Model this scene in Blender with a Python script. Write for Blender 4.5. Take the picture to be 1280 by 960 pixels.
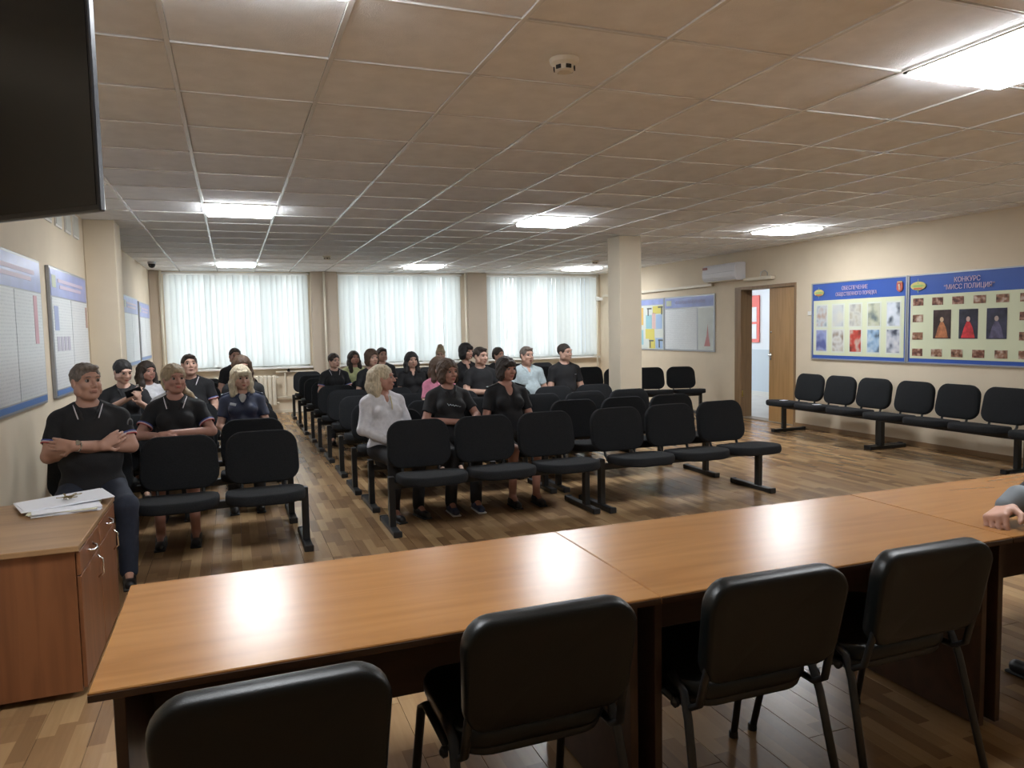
import bpy, bmesh, math, random
import numpy as np
from mathutils import Vector, Matrix, Euler
random.seed(7)
PI = math.pi
for o in list(bpy.data.objects): bpy.data.objects.remove(o)
S = bpy.context.scene
C = S.collection

# ------------------------------------------------------------------ camera
cam_d = bpy.data.cameras.new('camera'); cam = bpy.data.objects.new('camera', cam_d); C.objects.link(cam)
FPX, CAMZ = 922.0, 1.55
def _cv(px, py): return Vector((px-640, -(py-480), -FPX)).normalized()
_Y = _cv(289, 418); _X = _cv(3085, 363); _X = (_X - _Y*_X.dot(_Y)).normalized(); _Z = _X.cross(_Y)
cam.matrix_world = Matrix.Translation((0, 0, CAMZ)) @ Matrix((_X, _Y, _Z)).to_4x4()
cam_d.sensor_width = 36; cam_d.sensor_fit = 'HORIZONTAL'; cam_d.lens = FPX/1280*36
cam_d.clip_start = 0.05; cam_d.clip_end = 200
S.camera = cam
# ------------------------------------------------------------------ world, exposure
W = bpy.data.worlds.new('sky'); S.world = W; W.use_nodes = True
bg = W.node_tree.nodes['Background']; bg.inputs[0].default_value = (.86, .94, 1.0, 1); bg.inputs[1].default_value = 3.9
S.view_settings.view_transform = 'Standard'; S.view_settings.look = 'None'
S.view_settings.exposure = 0.92; S.view_settings.gamma = 1.0; S.view_settings.use_curve_mapping = False
LAMP = 23.0       # brightness of the ceiling panels
LAMP_NEAR = 10.5

# ------------------------------------------------------------------ materials
MATS = {}
def mat(name, col, rough=.6, metal=0., spec=.5, emit=0., noise=0., nscale=20., bump=0., bscale=60., coat=0., trans=0., stretch=None, sheen=0.):
    if name in MATS: return MATS[name]
    m = bpy.data.materials.new(name); m.use_nodes = True; nt = m.node_tree; b = nt.nodes['Principled BSDF']
    b.inputs['Base Color'].default_value = (*col, 1); b.inputs['Roughness'].default_value = rough
    b.inputs['Metallic'].default_value = metal; b.inputs['Specular IOR Level'].default_value = spec
    b.inputs['Coat Weight'].default_value = coat; b.inputs['Transmission Weight'].default_value = trans
    if sheen: b.inputs['Sheen Weight'].default_value = sheen
    if emit: b.inputs['Emission Color'].default_value = (*col, 1); b.inputs['Emission Strength'].default_value = emit
    tc = None
    def coords():
        t = nt.nodes.new('ShaderNodeTexCoord'); mp = nt.nodes.new('ShaderNodeMapping'); nt.links.new(t.outputs['Object'], mp.inputs[0])
        if stretch: mp.inputs['Scale'].default_value = stretch
        return mp
    if noise:
        mp = coords(); n = nt.nodes.new('ShaderNodeTexNoise'); n.inputs['Scale'].default_value = nscale; n.inputs['Detail'].default_value = 5
        nt.links.new(mp.outputs[0], n.inputs['Vector'])
        r = nt.nodes.new('ShaderNodeValToRGB'); nt.links.new(n.outputs['Fac'], r.inputs[0])
        r.color_ramp.elements[0].position = .3; r.color_ramp.elements[1].position = .7
        r.color_ramp.elements[0].color = (*[c*(1-noise) for c in col], 1); r.color_ramp.elements[1].color = (*[min(1, c*(1+noise)) for c in col], 1)
        nt.links.new(r.outputs[0], b.inputs['Base Color'])
    if bump:
        mp = coords(); n = nt.nodes.new('ShaderNodeTexNoise'); n.inputs['Scale'].default_value = bscale; n.inputs['Detail'].default_value = 4
        nt.links.new(mp.outputs[0], n.inputs['Vector'])
        bp = nt.nodes.new('ShaderNodeBump'); bp.inputs['Strength'].default_value = bump; bp.inputs['Distance'].default_value = .01
        nt.links.new(n.outputs['Fac'], bp.inputs['Height']); nt.links.new(bp.outputs[0], b.inputs['Normal'])
    MATS[name] = m; return m

def math_n(nt, op, a, b=None, c=None):
    n = nt.nodes.new('ShaderNodeMath'); n.operation = op
    for i, v in enumerate((a, b, c)):
        if v is None: continue
        if isinstance(v, (int, float)): n.inputs[i].default_value = v
        else: nt.links.new(v, n.inputs[i])
    return n.outputs[0]

def floor_material():
    m = bpy.data.materials.new('laminate'); m.use_nodes = True; nt = m.node_tree; b = nt.nodes['Principled BSDF']
    g = nt.nodes.new('ShaderNodeNewGeometry'); sp = nt.nodes.new('ShaderNodeSeparateXYZ'); nt.links.new(g.outputs['Position'], sp.inputs[0])
    x, y = sp.outputs[0], sp.outputs[1]
    col = math_n(nt, 'FLOOR', math_n(nt, 'DIVIDE', x, .065))
    wn = nt.nodes.new('ShaderNodeTexWhiteNoise'); wn.noise_dimensions = '1D'; nt.links.new(col, wn.inputs['W'])
    row = math_n(nt, 'FLOOR', math_n(nt, 'ADD', math_n(nt, 'DIVIDE', y, .36), math_n(nt, 'MULTIPLY', wn.outputs['Value'], 7.3)))
    cb = nt.nodes.new('ShaderNodeCombineXYZ'); nt.links.new(col, cb.inputs[0]); nt.links.new(row, cb.inputs[1])
    w2 = nt.nodes.new('ShaderNodeTexWhiteNoise'); w2.noise_dimensions = '2D'; nt.links.new(cb.outputs[0], w2.inputs['Vector'])
    mp = nt.nodes.new('ShaderNodeMapping'); nt.links.new(g.outputs['Position'], mp.inputs[0]); mp.inputs['Scale'].default_value = (30, 2.2, 1)
    ns = nt.nodes.new('ShaderNodeTexNoise'); ns.inputs['Scale'].default_value = 2.0; ns.inputs['Detail'].default_value = 3; nt.links.new(mp.outputs[0], ns.inputs['Vector'])
    f = math_n(nt, 'ADD', math_n(nt, 'MULTIPLY', w2.outputs['Value'], .72), math_n(nt, 'MULTIPLY', ns.outputs['Fac'], .28))
    r = nt.nodes.new('ShaderNodeValToRGB'); nt.links.new(f, r.inputs[0]); e = r.color_ramp.elements
    e[0].position = .12; e[0].color = (.20, .115, .055, 1); e[1].position = .9; e[1].color = (.43, .28, .14, 1)
    q = e.new(.45); q.color = (.28, .165, .080, 1)
    nt.links.new(r.outputs[0], b.inputs['Base Color'])
    b.inputs['Roughness'].default_value = .27; b.inputs['Specular IOR Level'].default_value = .5
    return m

def wood_material(name, dark, light, axis='X', scale=1.0, rough=.22, spec=.5):
    m = bpy.data.materials.new(name); m.use_nodes = True; nt = m.node_tree; b = nt.nodes['Principled BSDF']
    t = nt.nodes.new('ShaderNodeTexCoord'); mp = nt.nodes.new('ShaderNodeMapping'); nt.links.new(t.outputs['Object'], mp.inputs[0])
    s = {'X': (.9, 9, 9), 'Y': (22, 1.2, 22), 'Z': (14, 14, .9)}[axis]
    mp.inputs['Scale'].default_value = tuple(v*scale for v in s)
    n = nt.nodes.new('ShaderNodeTexNoise'); n.inputs['Scale'].default_value = 1.0; n.inputs['Detail'].default_value = 4; n.inputs['Distortion'].default_value = 1.2
    nt.links.new(mp.outputs[0], n.inputs['Vector'])
    r = nt.nodes.new('ShaderNodeValToRGB'); nt.links.new(n.outputs['Fac'], r.inputs[0])
    r.color_ramp.elements[0].position = .32; r.color_ramp.elements[0].color = (*dark, 1)
    r.color_ramp.elements[1].position = .62; r.color_ramp.elements[1].color = (*light, 1)
    nt.links.new(r.outputs[0], b.inputs['Base Color'])
    b.inputs['Roughness'].default_value = rough; b.inputs['Specular IOR Level'].default_value = spec
    if spec >= .5: b.inputs['Coat Weight'].default_value = .12 if name == 'table_laminate' else 0.; b.inputs['Coat Roughness'].default_value = .2
    MATS[name] = m; return m

def photo_material(name, c1, c2, c3, scale):
    """a printed photograph: coloured blotches, flat print"""
    m = bpy.data.materials.new(name); m.use_nodes = True; nt = m.node_tree; b = nt.nodes['Principled BSDF']
    t = nt.nodes.new('ShaderNodeTexCoord'); n = nt.nodes.new('ShaderNodeTexNoise'); n.inputs['Scale'].default_value = scale*.6; n.inputs['Detail'].default_value = 1.5
    oi = nt.nodes.new('ShaderNodeObjectInfo'); ad = nt.nodes.new('ShaderNodeVectorMath'); ad.operation = 'ADD'
    mu = math_n(nt, 'MULTIPLY', oi.outputs['Random'], 40.)
    nt.links.new(t.outputs['Object'], ad.inputs[0]); nt.links.new(mu, ad.inputs[1]); nt.links.new(ad.outputs[0], n.inputs['Vector'])
    r = nt.nodes.new('ShaderNodeValToRGB'); nt.links.new(n.outputs['Fac'], r.inputs[0]); e = r.color_ramp.elements
    e[0].position = .30; e[0].color = (*c1, 1); e[1].position = .70; e[1].color = (*c3, 1); k = e.new(.5); k.color = (*c2, 1)
    nt.links.new(r.outputs[0], b.inputs['Base Color']); b.inputs['Roughness'].default_value = .35
    return m

def text_material(name, base, ink, lines):
    """a printed page: rows of fine type as flat print"""
    m = bpy.data.materials.new(name); m.use_nodes = True; nt = m.node_tree; b = nt.nodes['Principled BSDF']
    t = nt.nodes.new('ShaderNodeTexCoord'); sp = nt.nodes.new('ShaderNodeSeparateXYZ'); nt.links.new(t.outputs['Object'], sp.inputs[0])
    fr = math_n(nt, 'FRACT', math_n(nt, 'MULTIPLY', sp.outputs[2], lines))
    band = math_n(nt, 'GREATER_THAN', fr, .55)
    mp = nt.nodes.new('ShaderNodeMapping'); nt.links.new(t.outputs['Object'], mp.inputs[0]); mp.inputs['Scale'].default_value = (60, 60, lines)
    n = nt.nodes.new('ShaderNodeTexNoise'); n.inputs['Scale'].default_value = 1.; nt.links.new(mp.outputs[0], n.inputs['Vector'])
    g = math_n(nt, 'GREATER_THAN', n.outputs['Fac'], .47)
    f = math_n(nt, 'MULTIPLY', math_n(nt, 'MULTIPLY', band, g), .28)
    mx = nt.nodes.new('ShaderNodeMix'); mx.data_type = 'RGBA'; nt.links.new(f, mx.inputs[0]); mx.inputs[6].default_value = (*base, 1); mx.inputs[7].default_value = (*ink, 1)
    nt.links.new(mx.outputs[2], b.inputs['Base Color']); b.inputs['Roughness'].default_value = .3
    return m

M_floor = floor_material()
M_wall = mat('wall_paint', (.70, .60, .455), .75, noise=.03, nscale=3, bump=.05, bscale=200)
M_column = mat('column_paint', (.66, .58, .45), .6, noise=.03, nscale=3)
M_ceil = mat('ceiling_tile', (.85, .85, .85), .9, noise=.05, nscale=9, bump=.25, bscale=220)
M_grid = mat('grid_metal', (.85, .85, .84), .22, spec=.9)
M_white = mat('white_paint', (.78, .77, .73), .45)
M_cream = mat('cream_paint', (.72, .66, .54), .5)
M_lamp = mat('lamp_diffuser', (.92, .96, 1.0), .5, emit=LAMP)
M_fab = mat('chair_fabric', (.014, .015, .017), .92, noise=.35, nscale=180, bump=.2, bscale=400, spec=.25)
M_steel = mat('black_steel', (.012, .013, .014), .42)
M_plastic = mat('black_plastic', (.010, .010, .011), .5)
M_vinyl = mat('black_vinyl', (.004, .005, .005), .38, spec=.35, bump=.1, bscale=300)
M_chrome = mat('chrome', (.75, .74, .72), .18, metal=1)
M_tab = wood_material('table_laminate', (.27, .115, .032), (.335, .155, .046), 'X', 1., .27, .5)
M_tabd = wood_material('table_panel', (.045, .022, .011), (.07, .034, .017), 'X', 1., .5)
M_cab = wood_material('cabinet_panel', (.17, .062, .024), (.24, .092, .036), 'Z', 1., .4)
M_cabtop = wood_material('cabinet_top', (.26, .15, .07), (.36, .215, .105), 'X', 1., .35)
M_door = wood_material('door_wood', (.36, .20, .075), (.46, .27, .11), 'Z', 1., .4)
M_frame = wood_material('door_frame', (.21, .125, .062), (.29, .18, .09), 'Z', 1., .45)
M_blue = mat('board_blue', (.035, .10, .42), .35)
M_pale = mat('board_pale', (.66, .70, .50), .35)
M_alu = mat('aluminium', (.42, .44, .48), .35, metal=.6)
M_bluep = mat('board_header_pale', (.30, .36, .66), .3, noise=.15, nscale=4)
M_page = text_material('printed_page', (.72, .75, .77), (.34, .37, .42), 42)
M_red = mat('red_board', (.70, .075, .05), .4)
M_paper = mat('paper', (.78, .80, .86), .6)
M_paper2 = mat('cream_paper', (.66, .64, .48), .6)
M_skirt = mat('baseboard', (.30, .19, .10), .5)
M_dark = mat('dark_glass', (.006, .007, .009), .16)
M_blk = mat('tv_bezel', (.02, .021, .024), .3)

# ------------------------------------------------------------------ helpers
def link(o, parent=None):
    C.objects.link(o)
    if parent is not None: o.parent = parent
    return o
def obj(name, bm, m, parent=None, smooth=False, loc=None):
    if isinstance(bm, bpy.types.Mesh): me = bm
    else:
        bmesh.ops.recalc_face_normals(bm, faces=bm.faces[:]) if not smooth == 'keep' else None
        me = bpy.data.meshes.new(name); bm.to_mesh(me); bm.free()
        if smooth:
            me.polygons.foreach_set('use_smooth', [True]*len(me.polygons))
    if m is not None and not me.materials: me.materials.append(m)
    o = bpy.data.objects.new(name, me)
    if loc is not None: o.location = loc
    return link(o, parent)
def tag(o, label=None, cat=None, group=None, kind=None):
    if label: o['label'] = label
    if cat: o['category'] = cat
    if group: o['group'] = group
    if kind: o['kind'] = kind
    return o
def thing(name, label, cat, loc=(0, 0, 0), rz=0, group=None):
    o = bpy.data.objects.new(name, None); o.empty_display_size = .1; C.objects.link(o)
    o.location = loc; o.rotation_euler = (0, 0, rz)
    return tag(o, label, cat, group)
def bx(bm, x0, x1, y0, y1, z0, z1, bev=0., seg=1, mtx=None):
    r = bmesh.ops.create_cube(bm, size=1.); v = r['verts']
    sc = Matrix.Diagonal((x1-x0, y1-y0, z1-z0, 1)); t = Matrix.Translation(((x0+x1)/2, (y0+y1)/2, (z0+z1)/2))
    mm = t @ sc
    bmesh.ops.transform(bm, matrix=mm, verts=v)
    if bev:
        es = list({e for q in v for e in q.link_edges})
        r2 = bmesh.ops.bevel(bm, geom=es, offset=bev, segments=seg, affect='EDGES', profile=.5)
        v = list({q for f in r2['faces'] for q in f.verts} | {q for q in v if q.is_valid})
    if mtx is not None: bmesh.ops.transform(bm, matrix=mtx, verts=v)
    return v
def box(*a, **k):
    bm = bmesh.new(); bx(bm, *a, **k); return bm
def tube(bm, pts, r, n=10, flat=1.0, cap=True):
    pts = [Vector(p) for p in pts]; rings = []
    up = None
    for i, p in enumerate(pts):
        d = (pts[min(i+1, len(pts)-1)] - pts[max(i-1, 0)]).normalized()
        if up is None:
            up = Vector((0, 0, 1)) if abs(d.z) < .9 else Vector((0, 1, 0))
        a = d.cross(up).normalized(); b = a.cross(d).normalized(); up = b
        rr = r[i] if isinstance(r, (list, tuple)) else r
        rings.append([bm.verts.new(p + a*math.cos(2*PI*k/n)*rr + b*math.sin(2*PI*k/n)*rr*flat) for k in range(n)])
    for q in range(len(rings)-1):
        for k in range(n):
            bm.faces.new((rings[q][k], rings[q][(k+1) % n], rings[q+1][(k+1) % n], rings[q+1][k]))
    if cap: bm.faces.new(rings[0][::-1]); bm.faces.new(rings[-1])
    return bm
def lathe(bm, prof, n=24, c=(0, 0, 0)):
    rings = [[bm.verts.new((c[0]+r*math.cos(2*PI*k/n), c[1]+r*math.sin(2*PI*k/n), c[2]+z)) for k in range(n)] for r, z in prof]
    for q in range(len(rings)-1):
        for k in range(n): bm.faces.new((rings[q][k], rings[q][(k+1) % n], rings[q+1][(k+1) % n], rings[q+1][k]))
    bm.faces.new(rings[0][::-1]); bm.faces.new(rings[-1]); return bm
def pad(bm, w, h, t, rx=.09, curve=0., n=7, mtx=None, taper=0.):
    """a rounded-corner cushion w x h lying in local XY, thickness t, edges rounded, optionally dished"""
    out = []
    N = 10
    pts = []
    for cx, cy, a0 in ((w/2-rx, h/2-rx, 0), (-w/2+rx, h/2-rx, PI/2), (-w/2+rx, -h/2+rx, PI), (w/2-rx, -h/2+rx, 1.5*PI)):
        for k in range(n): a = a0+PI/2*k/(n-1); pts.append((cx, cy, math.cos(a), math.sin(a)))
    lev = [(-.5, .70), (-.46, .88), (-.25, .985), (0, 1.), (.25, .985), (.44, .9), (.5, .74)]
    rings = []
    vs = []
    for z, s in lev:
        ins = (1-s)*t*1.0
        ring = []
        for cx, cy, ca, sa in pts:
            x = cx+ca*(rx-ins); y = cy+sa*(rx-ins)
            x *= 1 - taper*(y/h)
            ring.append(bm.verts.new((x, y, z*t + curve*(x/(w/2))**2)))
        rings.append(ring); vs += ring
    L = len(pts)
    for q in range(len(rings)-1):
        for k in range(L): bm.faces.new((rings[q][k], rings[q][(k+1) % L], rings[q+1][(k+1) % L], rings[q+1][k]))
    # caps: inner loops
    for ring, sgn in ((rings[0], -1), (rings[-1], 1)):
        prev = ring
        for f in (.8, .5):
            nr = []
            for v in ring:
                x, y = v.co.x*f, v.co.y*f
                nr.append(bm.verts.new((x, y, sgn*t*.5 + sgn*.006*(1-f)*2 + curve*(x/(w/2))**2)))
            vs += nr
            for k in range(L): bm.faces.new((prev[k], prev[(k+1) % L], nr[(k+1) % L], nr[k]))
            prev = nr
        c = bm.verts.new((0, 0, sgn*t*.5+sgn*.008)); vs.append(c)
        for k in range(L): bm.faces.new((prev[k], prev[(k+1) % L], c))
    if mtx is not None: bmesh.ops.transform(bm, matrix=mtx, verts=vs)
    return bm
def rot(ax, deg): return Matrix.Rotation(math.radians(deg), 4, ax)
T = lambda x, y, z: Matrix.Translation((x, y, z))
def copy_tree(o, parent=None):
    c = o.copy(); C.objects.link(c)
    if parent is not None: c.parent = parent
    for ch in list(o.children): copy_tree(ch, c)
    return c
def text_mesh(s, size, extrude=.002):
    cu = bpy.data.curves.new('t', 'FONT'); cu.body = s; cu.size = size; cu.extrude = extrude; cu.align_x = 'CENTER'; cu.align_y = 'CENTER'
    cu.resolution_u = 2
    o = bpy.data.objects.new('t', cu); C.objects.link(o); bpy.context.view_layer.update()
    me = bpy.data.meshes.new_from_object(o.evaluated_get(bpy.context.evaluated_depsgraph_get()))
    bpy.data.objects.remove(o); me.name = 'lettering'; return me

# ================================================================== SETTING
XL, XR, YB, YF, ZC = -1.36, 7.90, 15.10, -2.2, 2.74
GX, GY, GP = -.19, 2.73, .65
def struct(name, bm, m, parent=None, **k):
    o = obj(name, bm, m, parent, **k)
    if parent is None: o['kind'] = 'structure'
    return o
# floor: base slab + laminate boards
fl = struct('floor', box(XL-.2, 13.2, YF-.2, 19.5, -.14, -.012), M_skirt)
bwid, blen = .195, 1.29
bd = box(0, bwid-.0016, 0, blen-.0016, -.012, 0, bev=.0012); bme = bpy.data.meshes.new('floorboard'); bd.to_mesh(bme); bd.free(); bme.materials.append(M_floor)
Rm = cam.matrix_world.inverted()
def proj(p):
    c = Rm @ Vector(p)
    if c.z > -.05: return None
    return (640+FPX*c.x/-c.z, 480-FPX*c.y/-c.z, -c.z)
def in_view(p, mg=60):
    q = proj(p); return q is not None and -mg < q[0] < 1280+mg and -mg < q[1] < 960+mg
cells = []
nx = int((XR-XL)/bwid)+1
for i in range(nx):
    off = [0, .43, .86][i % 3]
    j = 0; y = YF - off
    while y < YB:
        x = XL + i*bwid; cells.append((x, y)); y += blen
def near_key(c): return (c[0]-0)**2 + (c[1]-0)**2
vis = [c for c in cells if any(in_view((c[0]+a*bwid, c[1]+b*blen, 0)) for a in (0, 1) for b in (0, .25, .5, .75, 1)) and c[0]+bwid <= XR and c[1] > YF and c[1]+blen <= YB]
vis.sort(key=near_key); vs_ = set(vis[:300])
for c in vis[:300]:
    o = bpy.data.objects.new('floorboard', bme); o.location = (c[0], c[1], 0); link(o, fl)
bm = bmesh.new()
for c in cells:
    if c in vs_: continue
    x0, x1, y0, y1 = c[0], min(c[0]+bwid-.0016, XR), max(c[1], YF), min(c[1]+blen-.0016, YB)
    if x1 > x0 and y1 > y0: bx(bm, x0, x1, y0, y1, -.012, 0)
tag(obj('floorboards', bm, M_floor, fl), kind='stuff')

# walls
struct('wall_left', box(XL-.2, XL, YF, YB, 0, ZC+.1), M_wall)
struct('wall_front', box(XL-.2, XR+.2, YF-.2, YF, 0, ZC+.1), M_wall)
# door opening in the right wall
DY0, DY1, DZ = 8.86, 10.10, 2.13
bm = bmesh.new()
bx(bm, XR, XR+.2, YF, DY0, 0, ZC+.1); bx(bm, XR, XR+.2, DY1+.16, YB+.2, 0, ZC+.1); bx(bm, XR, XR+.2, DY0, DY1+.16, DZ, ZC+.1)
struct('wall_right', bm, M_wall)
# back wall with three window openings
WINS = [(-1.11, 1.43), (2.04, 4.55), (5.16, 7.78)]
SILL = .90
bm = bmesh.new()
bx(bm, XL-.2, XR+.2, YB, YB+.25, 0, SILL)
xs = [XL-.2] + [v for w in WINS for v in w] + [XR+.2]
for a in range(0, len(xs), 2): bx(bm, xs[a], xs[a+1], YB, YB+.25, SILL, ZC+.1)
bx(bm, XL-.2, XR+.2, YB, YB+.25, ZC-.02, ZC+.1)
struct('wall_back', bm, M_wall)
# pilasters between the windows
for a, b, nm in ((1.50, 2.0, 'trim_1'), (4.70, 5.12, 'trim_2'), (XL, -1.19, 'trim_3')):
    struct(nm, box(a, b, YB-.16, YB, 0, ZC, bev=.006), mat('pilaster_paint', (.50, .42, .33), .7, noise=.03, nscale=3))
for i, (a, b) in enumerate(WINS):
    w = bpy.data.objects.new('window_%d' % (i+1), None); link(w); w['kind'] = 'structure'; w.location = (0, 0, 0)
    bm = bmesh.new(); y0, y1 = YB+.13, YB+.19
    bx(bm, a, b, y0, y1, SILL, SILL+.07); bx(bm, a, b, y0, y1, ZC-.09, ZC-.02)
    for k in range(4):
        cx = a+(b-a)*k/3; bx(bm, cx-.035 if 0 < k else a, cx+.035 if k < 3 else b, y0, y1, SILL, ZC-.02)
    obj('window_frame', bm, M_white, w)
    obj('pane', box(a+.03, b-.03, YB+.155, YB+.162, SILL+.05, ZC-.07), mat('window_glass', (.95, .98, 1.), .02, trans=1.), w)
    obj('window_sill', box(a-.06, b+.06, YB-.10, YB+.13, SILL-.04, SILL, bev=.006), M_white, w)
# baseboards
struct('baseboard_right', box(XR-.018, XR, YF, DY0-.02, 0, .06), M_skirt)
struct('baseboard_back', box(XL, XR, YB-.018, YB, 0, .06), M_cream)
struct('baseboard_left', box(XL, XL+.018, YF, YB, 0, .06), M_cream)
# free-standing column and wall pilaster
struct('trim_4', box(4.80, 5.13, 8.62, 8.95, 0, ZC, bev=.012, seg=2), M_column)
struct('trim_5', box(XL, -1.07, 8.60, 9.0, 0, ZC, bev=.008), M_wall)

# ceiling: slab, grid bars, tiles
ce = struct('ceiling', box(XL-.2, XR+.2, YF-.2, YB+.2, ZC+.06, ZC+.16), M_white)
lights = {}
for gi, gx in enumerate((0, 5, 10)):
    for gj, gy in enumerate((-1, 7, 16)):
        lights[(gx, gy)] = (gi, gj)
ix0, ix1 = int(math.floor((XL-GX)/GP)), int(math.ceil((XR-GX)/GP))
iy0, iy1 = int(math.floor((YF-GY)/GP)), int(math.ceil((YB-GY)/GP))
bar = .010
for i in range(ix0+1, ix1):
    x = GX+i*GP
    obj('grid_bar', box(x-bar, x+bar, YF, YB, ZC-.004, ZC+.006), M_grid, ce)
for j in range(iy0+1, iy1):
    y = GY+j*GP
    obj('grid_bar', box(XL, XR, y-bar*.8, y+bar*.8, ZC-.002, ZC+.006), M_grid, ce)
tm = box(bar, GP-bar, bar, GP-bar, ZC+.004, ZC+.018, bev=.004); tme = bpy.data.meshes.new('ceiling_tile'); tm.to_mesh(tme); tm.free(); tme.materials.append(M_ceil)
tl = []
for i in range(ix0, ix1):
    for j in range(iy0, iy1):
        if (i, j) in lights: continue
        tl.append((i, j))
def tile_full(i, j): return GX+i*GP >= XL-.001 and GX+(i+1)*GP <= XR+.001 and GY+j*GP >= YF and GY+(j+1)*GP <= YB
tv = [t for t in tl if tile_full(*t) and any(in_view((GX+(t[0]+a)*GP, GY+(t[1]+b)*GP, ZC), 10) for a in (0, .5, 1) for b in (0, .5, 1))]
tv.sort(key=lambda t: (GX+t[0]*GP)**2+(GY+t[1]*GP)**2); tset = set(tv[:300])
for i, j in tv[:300]:
    o = bpy.data.objects.new('ceiling_tile', tme); o.location = (GX+i*GP, GY+j*GP, random.uniform(-.0015, .0015)); link(o, ce)
bm = bmesh.new()
for i, j in tl:
    if (i, j) in tset: continue
    bx(bm, max(XL, GX+i*GP+bar), min(XR, GX+(i+1)*GP-bar), max(YF, GY+j*GP+bar), min(YB, GY+(j+1)*GP-bar), ZC+.004, ZC+.018)
tag(obj('ceiling_tiles', bm, M_ceil, ce), kind='stuff')
xn = ['left', 'middle', 'right']; yn = ['nearest', 'second', 'farthest']
for (i, j), (a, b) in lights.items():
    x, y = GX+i*GP, GY+j*GP
    lab = ['square white ceiling light panel in the %s column of lights, nearest row',
           'square white ceiling light panel in the %s column of lights, middle row',
           'square white ceiling light panel in the %s column of lights, row by the windows'][b] % xn[a]
    t = thing('ceiling_light', lab, 'light', (x+GP/2, y+GP/2, ZC), 0, 'ceiling light panels')
    h = GP/2-.006
    bm = bmesh.new()
    for s in ((-h, h, -h, -h+.018), (-h, h, h-.018, h), (-h, -h+.018, -h, h), (h-.018, h, -h, h)): bx(bm, *s, -.010, .012)
    obj('frame', bm, M_white, t)
    obj('diffuser', box(-h+.018, h-.018, -h+.018, h-.018, -.034, .004, bev=.008), M_lamp, t)

# corridor behind the door
door = bpy.data.objects.new('door_1', None); link(door); door['kind'] = 'structure'; door.location = (XR, DY0, 0)
L = lambda bm: (bmesh.ops.translate(bm, vec=(-XR, -DY0, 0), verts=bm.verts[:]), bm)[1]
obj('door_frame', L(box(XR-.012, XR+.215, DY1, DY1+.16, 0, DZ+.03, bev=.003)), M_frame, door)
obj('door_frame', L(box(XR-.012, XR+.215, DY0-.03, DY0+.012, 0, DZ+.03, bev=.003)), M_frame, door)
obj('door_frame', L(box(XR-.012, XR+.215, DY0, DY1, DZ-.02, DZ+.03, bev=.003)), M_frame, door)
leaf = obj('door_leaf', L(box(XR+.03, XR+.07, DY0+.014, 9.46, .01, DZ-.025, bev=.003)), M_door, door)
obj('lock', L(box(XR+.018, XR+.032, 9.40, 9.43, .98, 1.10, bev=.003)), M_chrome, leaf)
bm = bmesh.new(); tube(bm, [(XR+.03, 9.415, 1.06), (XR-.02, 9.415, 1.06), (XR-.02, 9.32, 1.06)], .009, 8); obj('handle', L(bm), M_chrome, leaf)
bm = lathe(bmesh.new(), [(.018, 0), (.018, .006), (.008, .010)], 14); bmesh.ops.transform(bm, matrix=T(XR+.032, 9.415, 1.42) @ rot('Y', -90), verts=bm.verts[:]); obj('keyhole', L(bm), M_chrome, leaf)
obj('hinge', L(box(XR+.01, XR+.03, DY1-.012, DY1+.004, .35, .45)), mat('brass', (.6, .45, .12), .3, metal=1), door)
obj('threshold', L(box(XR-.01, XR+.21, DY0, DY1, 0, .015, bev=.004)), mat('threshold_metal', (.25, .2, .14), .4), door)
CX = 10.7
M_cw = mat('corridor_white', (.72, .77, .84), .7); M_cb = mat('corridor_blue', (.50, .58, .66), .6)
bm = bmesh.new(); bx(bm, CX, CX+.1, 6, 19, 1.0, 2.75); struct('wall_corridor', bm, M_cw)
struct('trim_6', box(CX-.01, CX+.1, 6, 19, 0, 1.0), M_cb)
struct('baseboard_corridor', box(CX-.03, CX-.01, 6, 19, 0, .09), mat('pale_skirting', (.62, .62, .60), .5))
bm = bmesh.new(); bx(bm, XR+.2, CX, 18.9, 19, 0, 2.75); struct('wall_corridor_end', bm, M_cw)
bm = bmesh.new(); bx(bm, XR+.2, CX, 5.9, 6, 0, 2.75); struct('wall_corridor_near', bm, M_cw)
bm = bmesh.new(); bx(bm, XR+.2, CX, YB+.3, 19, 0, .001); bm.free()
cf = struct('floor_corridor', box(XR+.2, CX-.03, 6, 18.9, -.012, 0.0), mat('corridor_floor', (.55, .53, .50), .3, noise=.08, nscale=2))
struct('ceiling_corridor', box(XR+.2, CX+.1, 6, 19, 2.75, 2.85), M_cw)
t = thing('corridor_light', 'white ceiling light in the corridor beyond the open doorway', 'light', (9.3, 12.3, 2.75))
obj('diffuser', box(-.3, .3, -.6, .6, -.03, -.005), mat('corridor_lamp', (.9, .96, 1.), .5, emit=9.), t)
obj('frame', box(-.33, .33, -.63, .63, -.012, 0), M_white, t)
# red notice board in the corridor
t = thing('notice_board', 'red notice board with white pages on the corridor wall', 'board', (CX-.01, 13.55, 1.15))
obj('panel', box(-.02, 0, -.50, .55, 0, 1.02, bev=.004), M_red, t)
for a in range(3):
    for b in range(2): obj('page', box(-.027, -.018, -.42+a*.31, -.18+a*.31, .08+b*.37, .40+b*.37), M_paper, t)
t = thing('fire_cabinet', 'narrow brown wooden panel door on the corridor wall beside the doorway', 'cabinet', (CX-.01, 12.38, .0))
obj('frame', box(-.06, 0, -.42, .28, .0, 2.02, bev=.004), M_frame, t)
obj('panel', box(-.075, -.055, -.36, .22, .06, 1.96, bev=.003), M_door, t)

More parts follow.
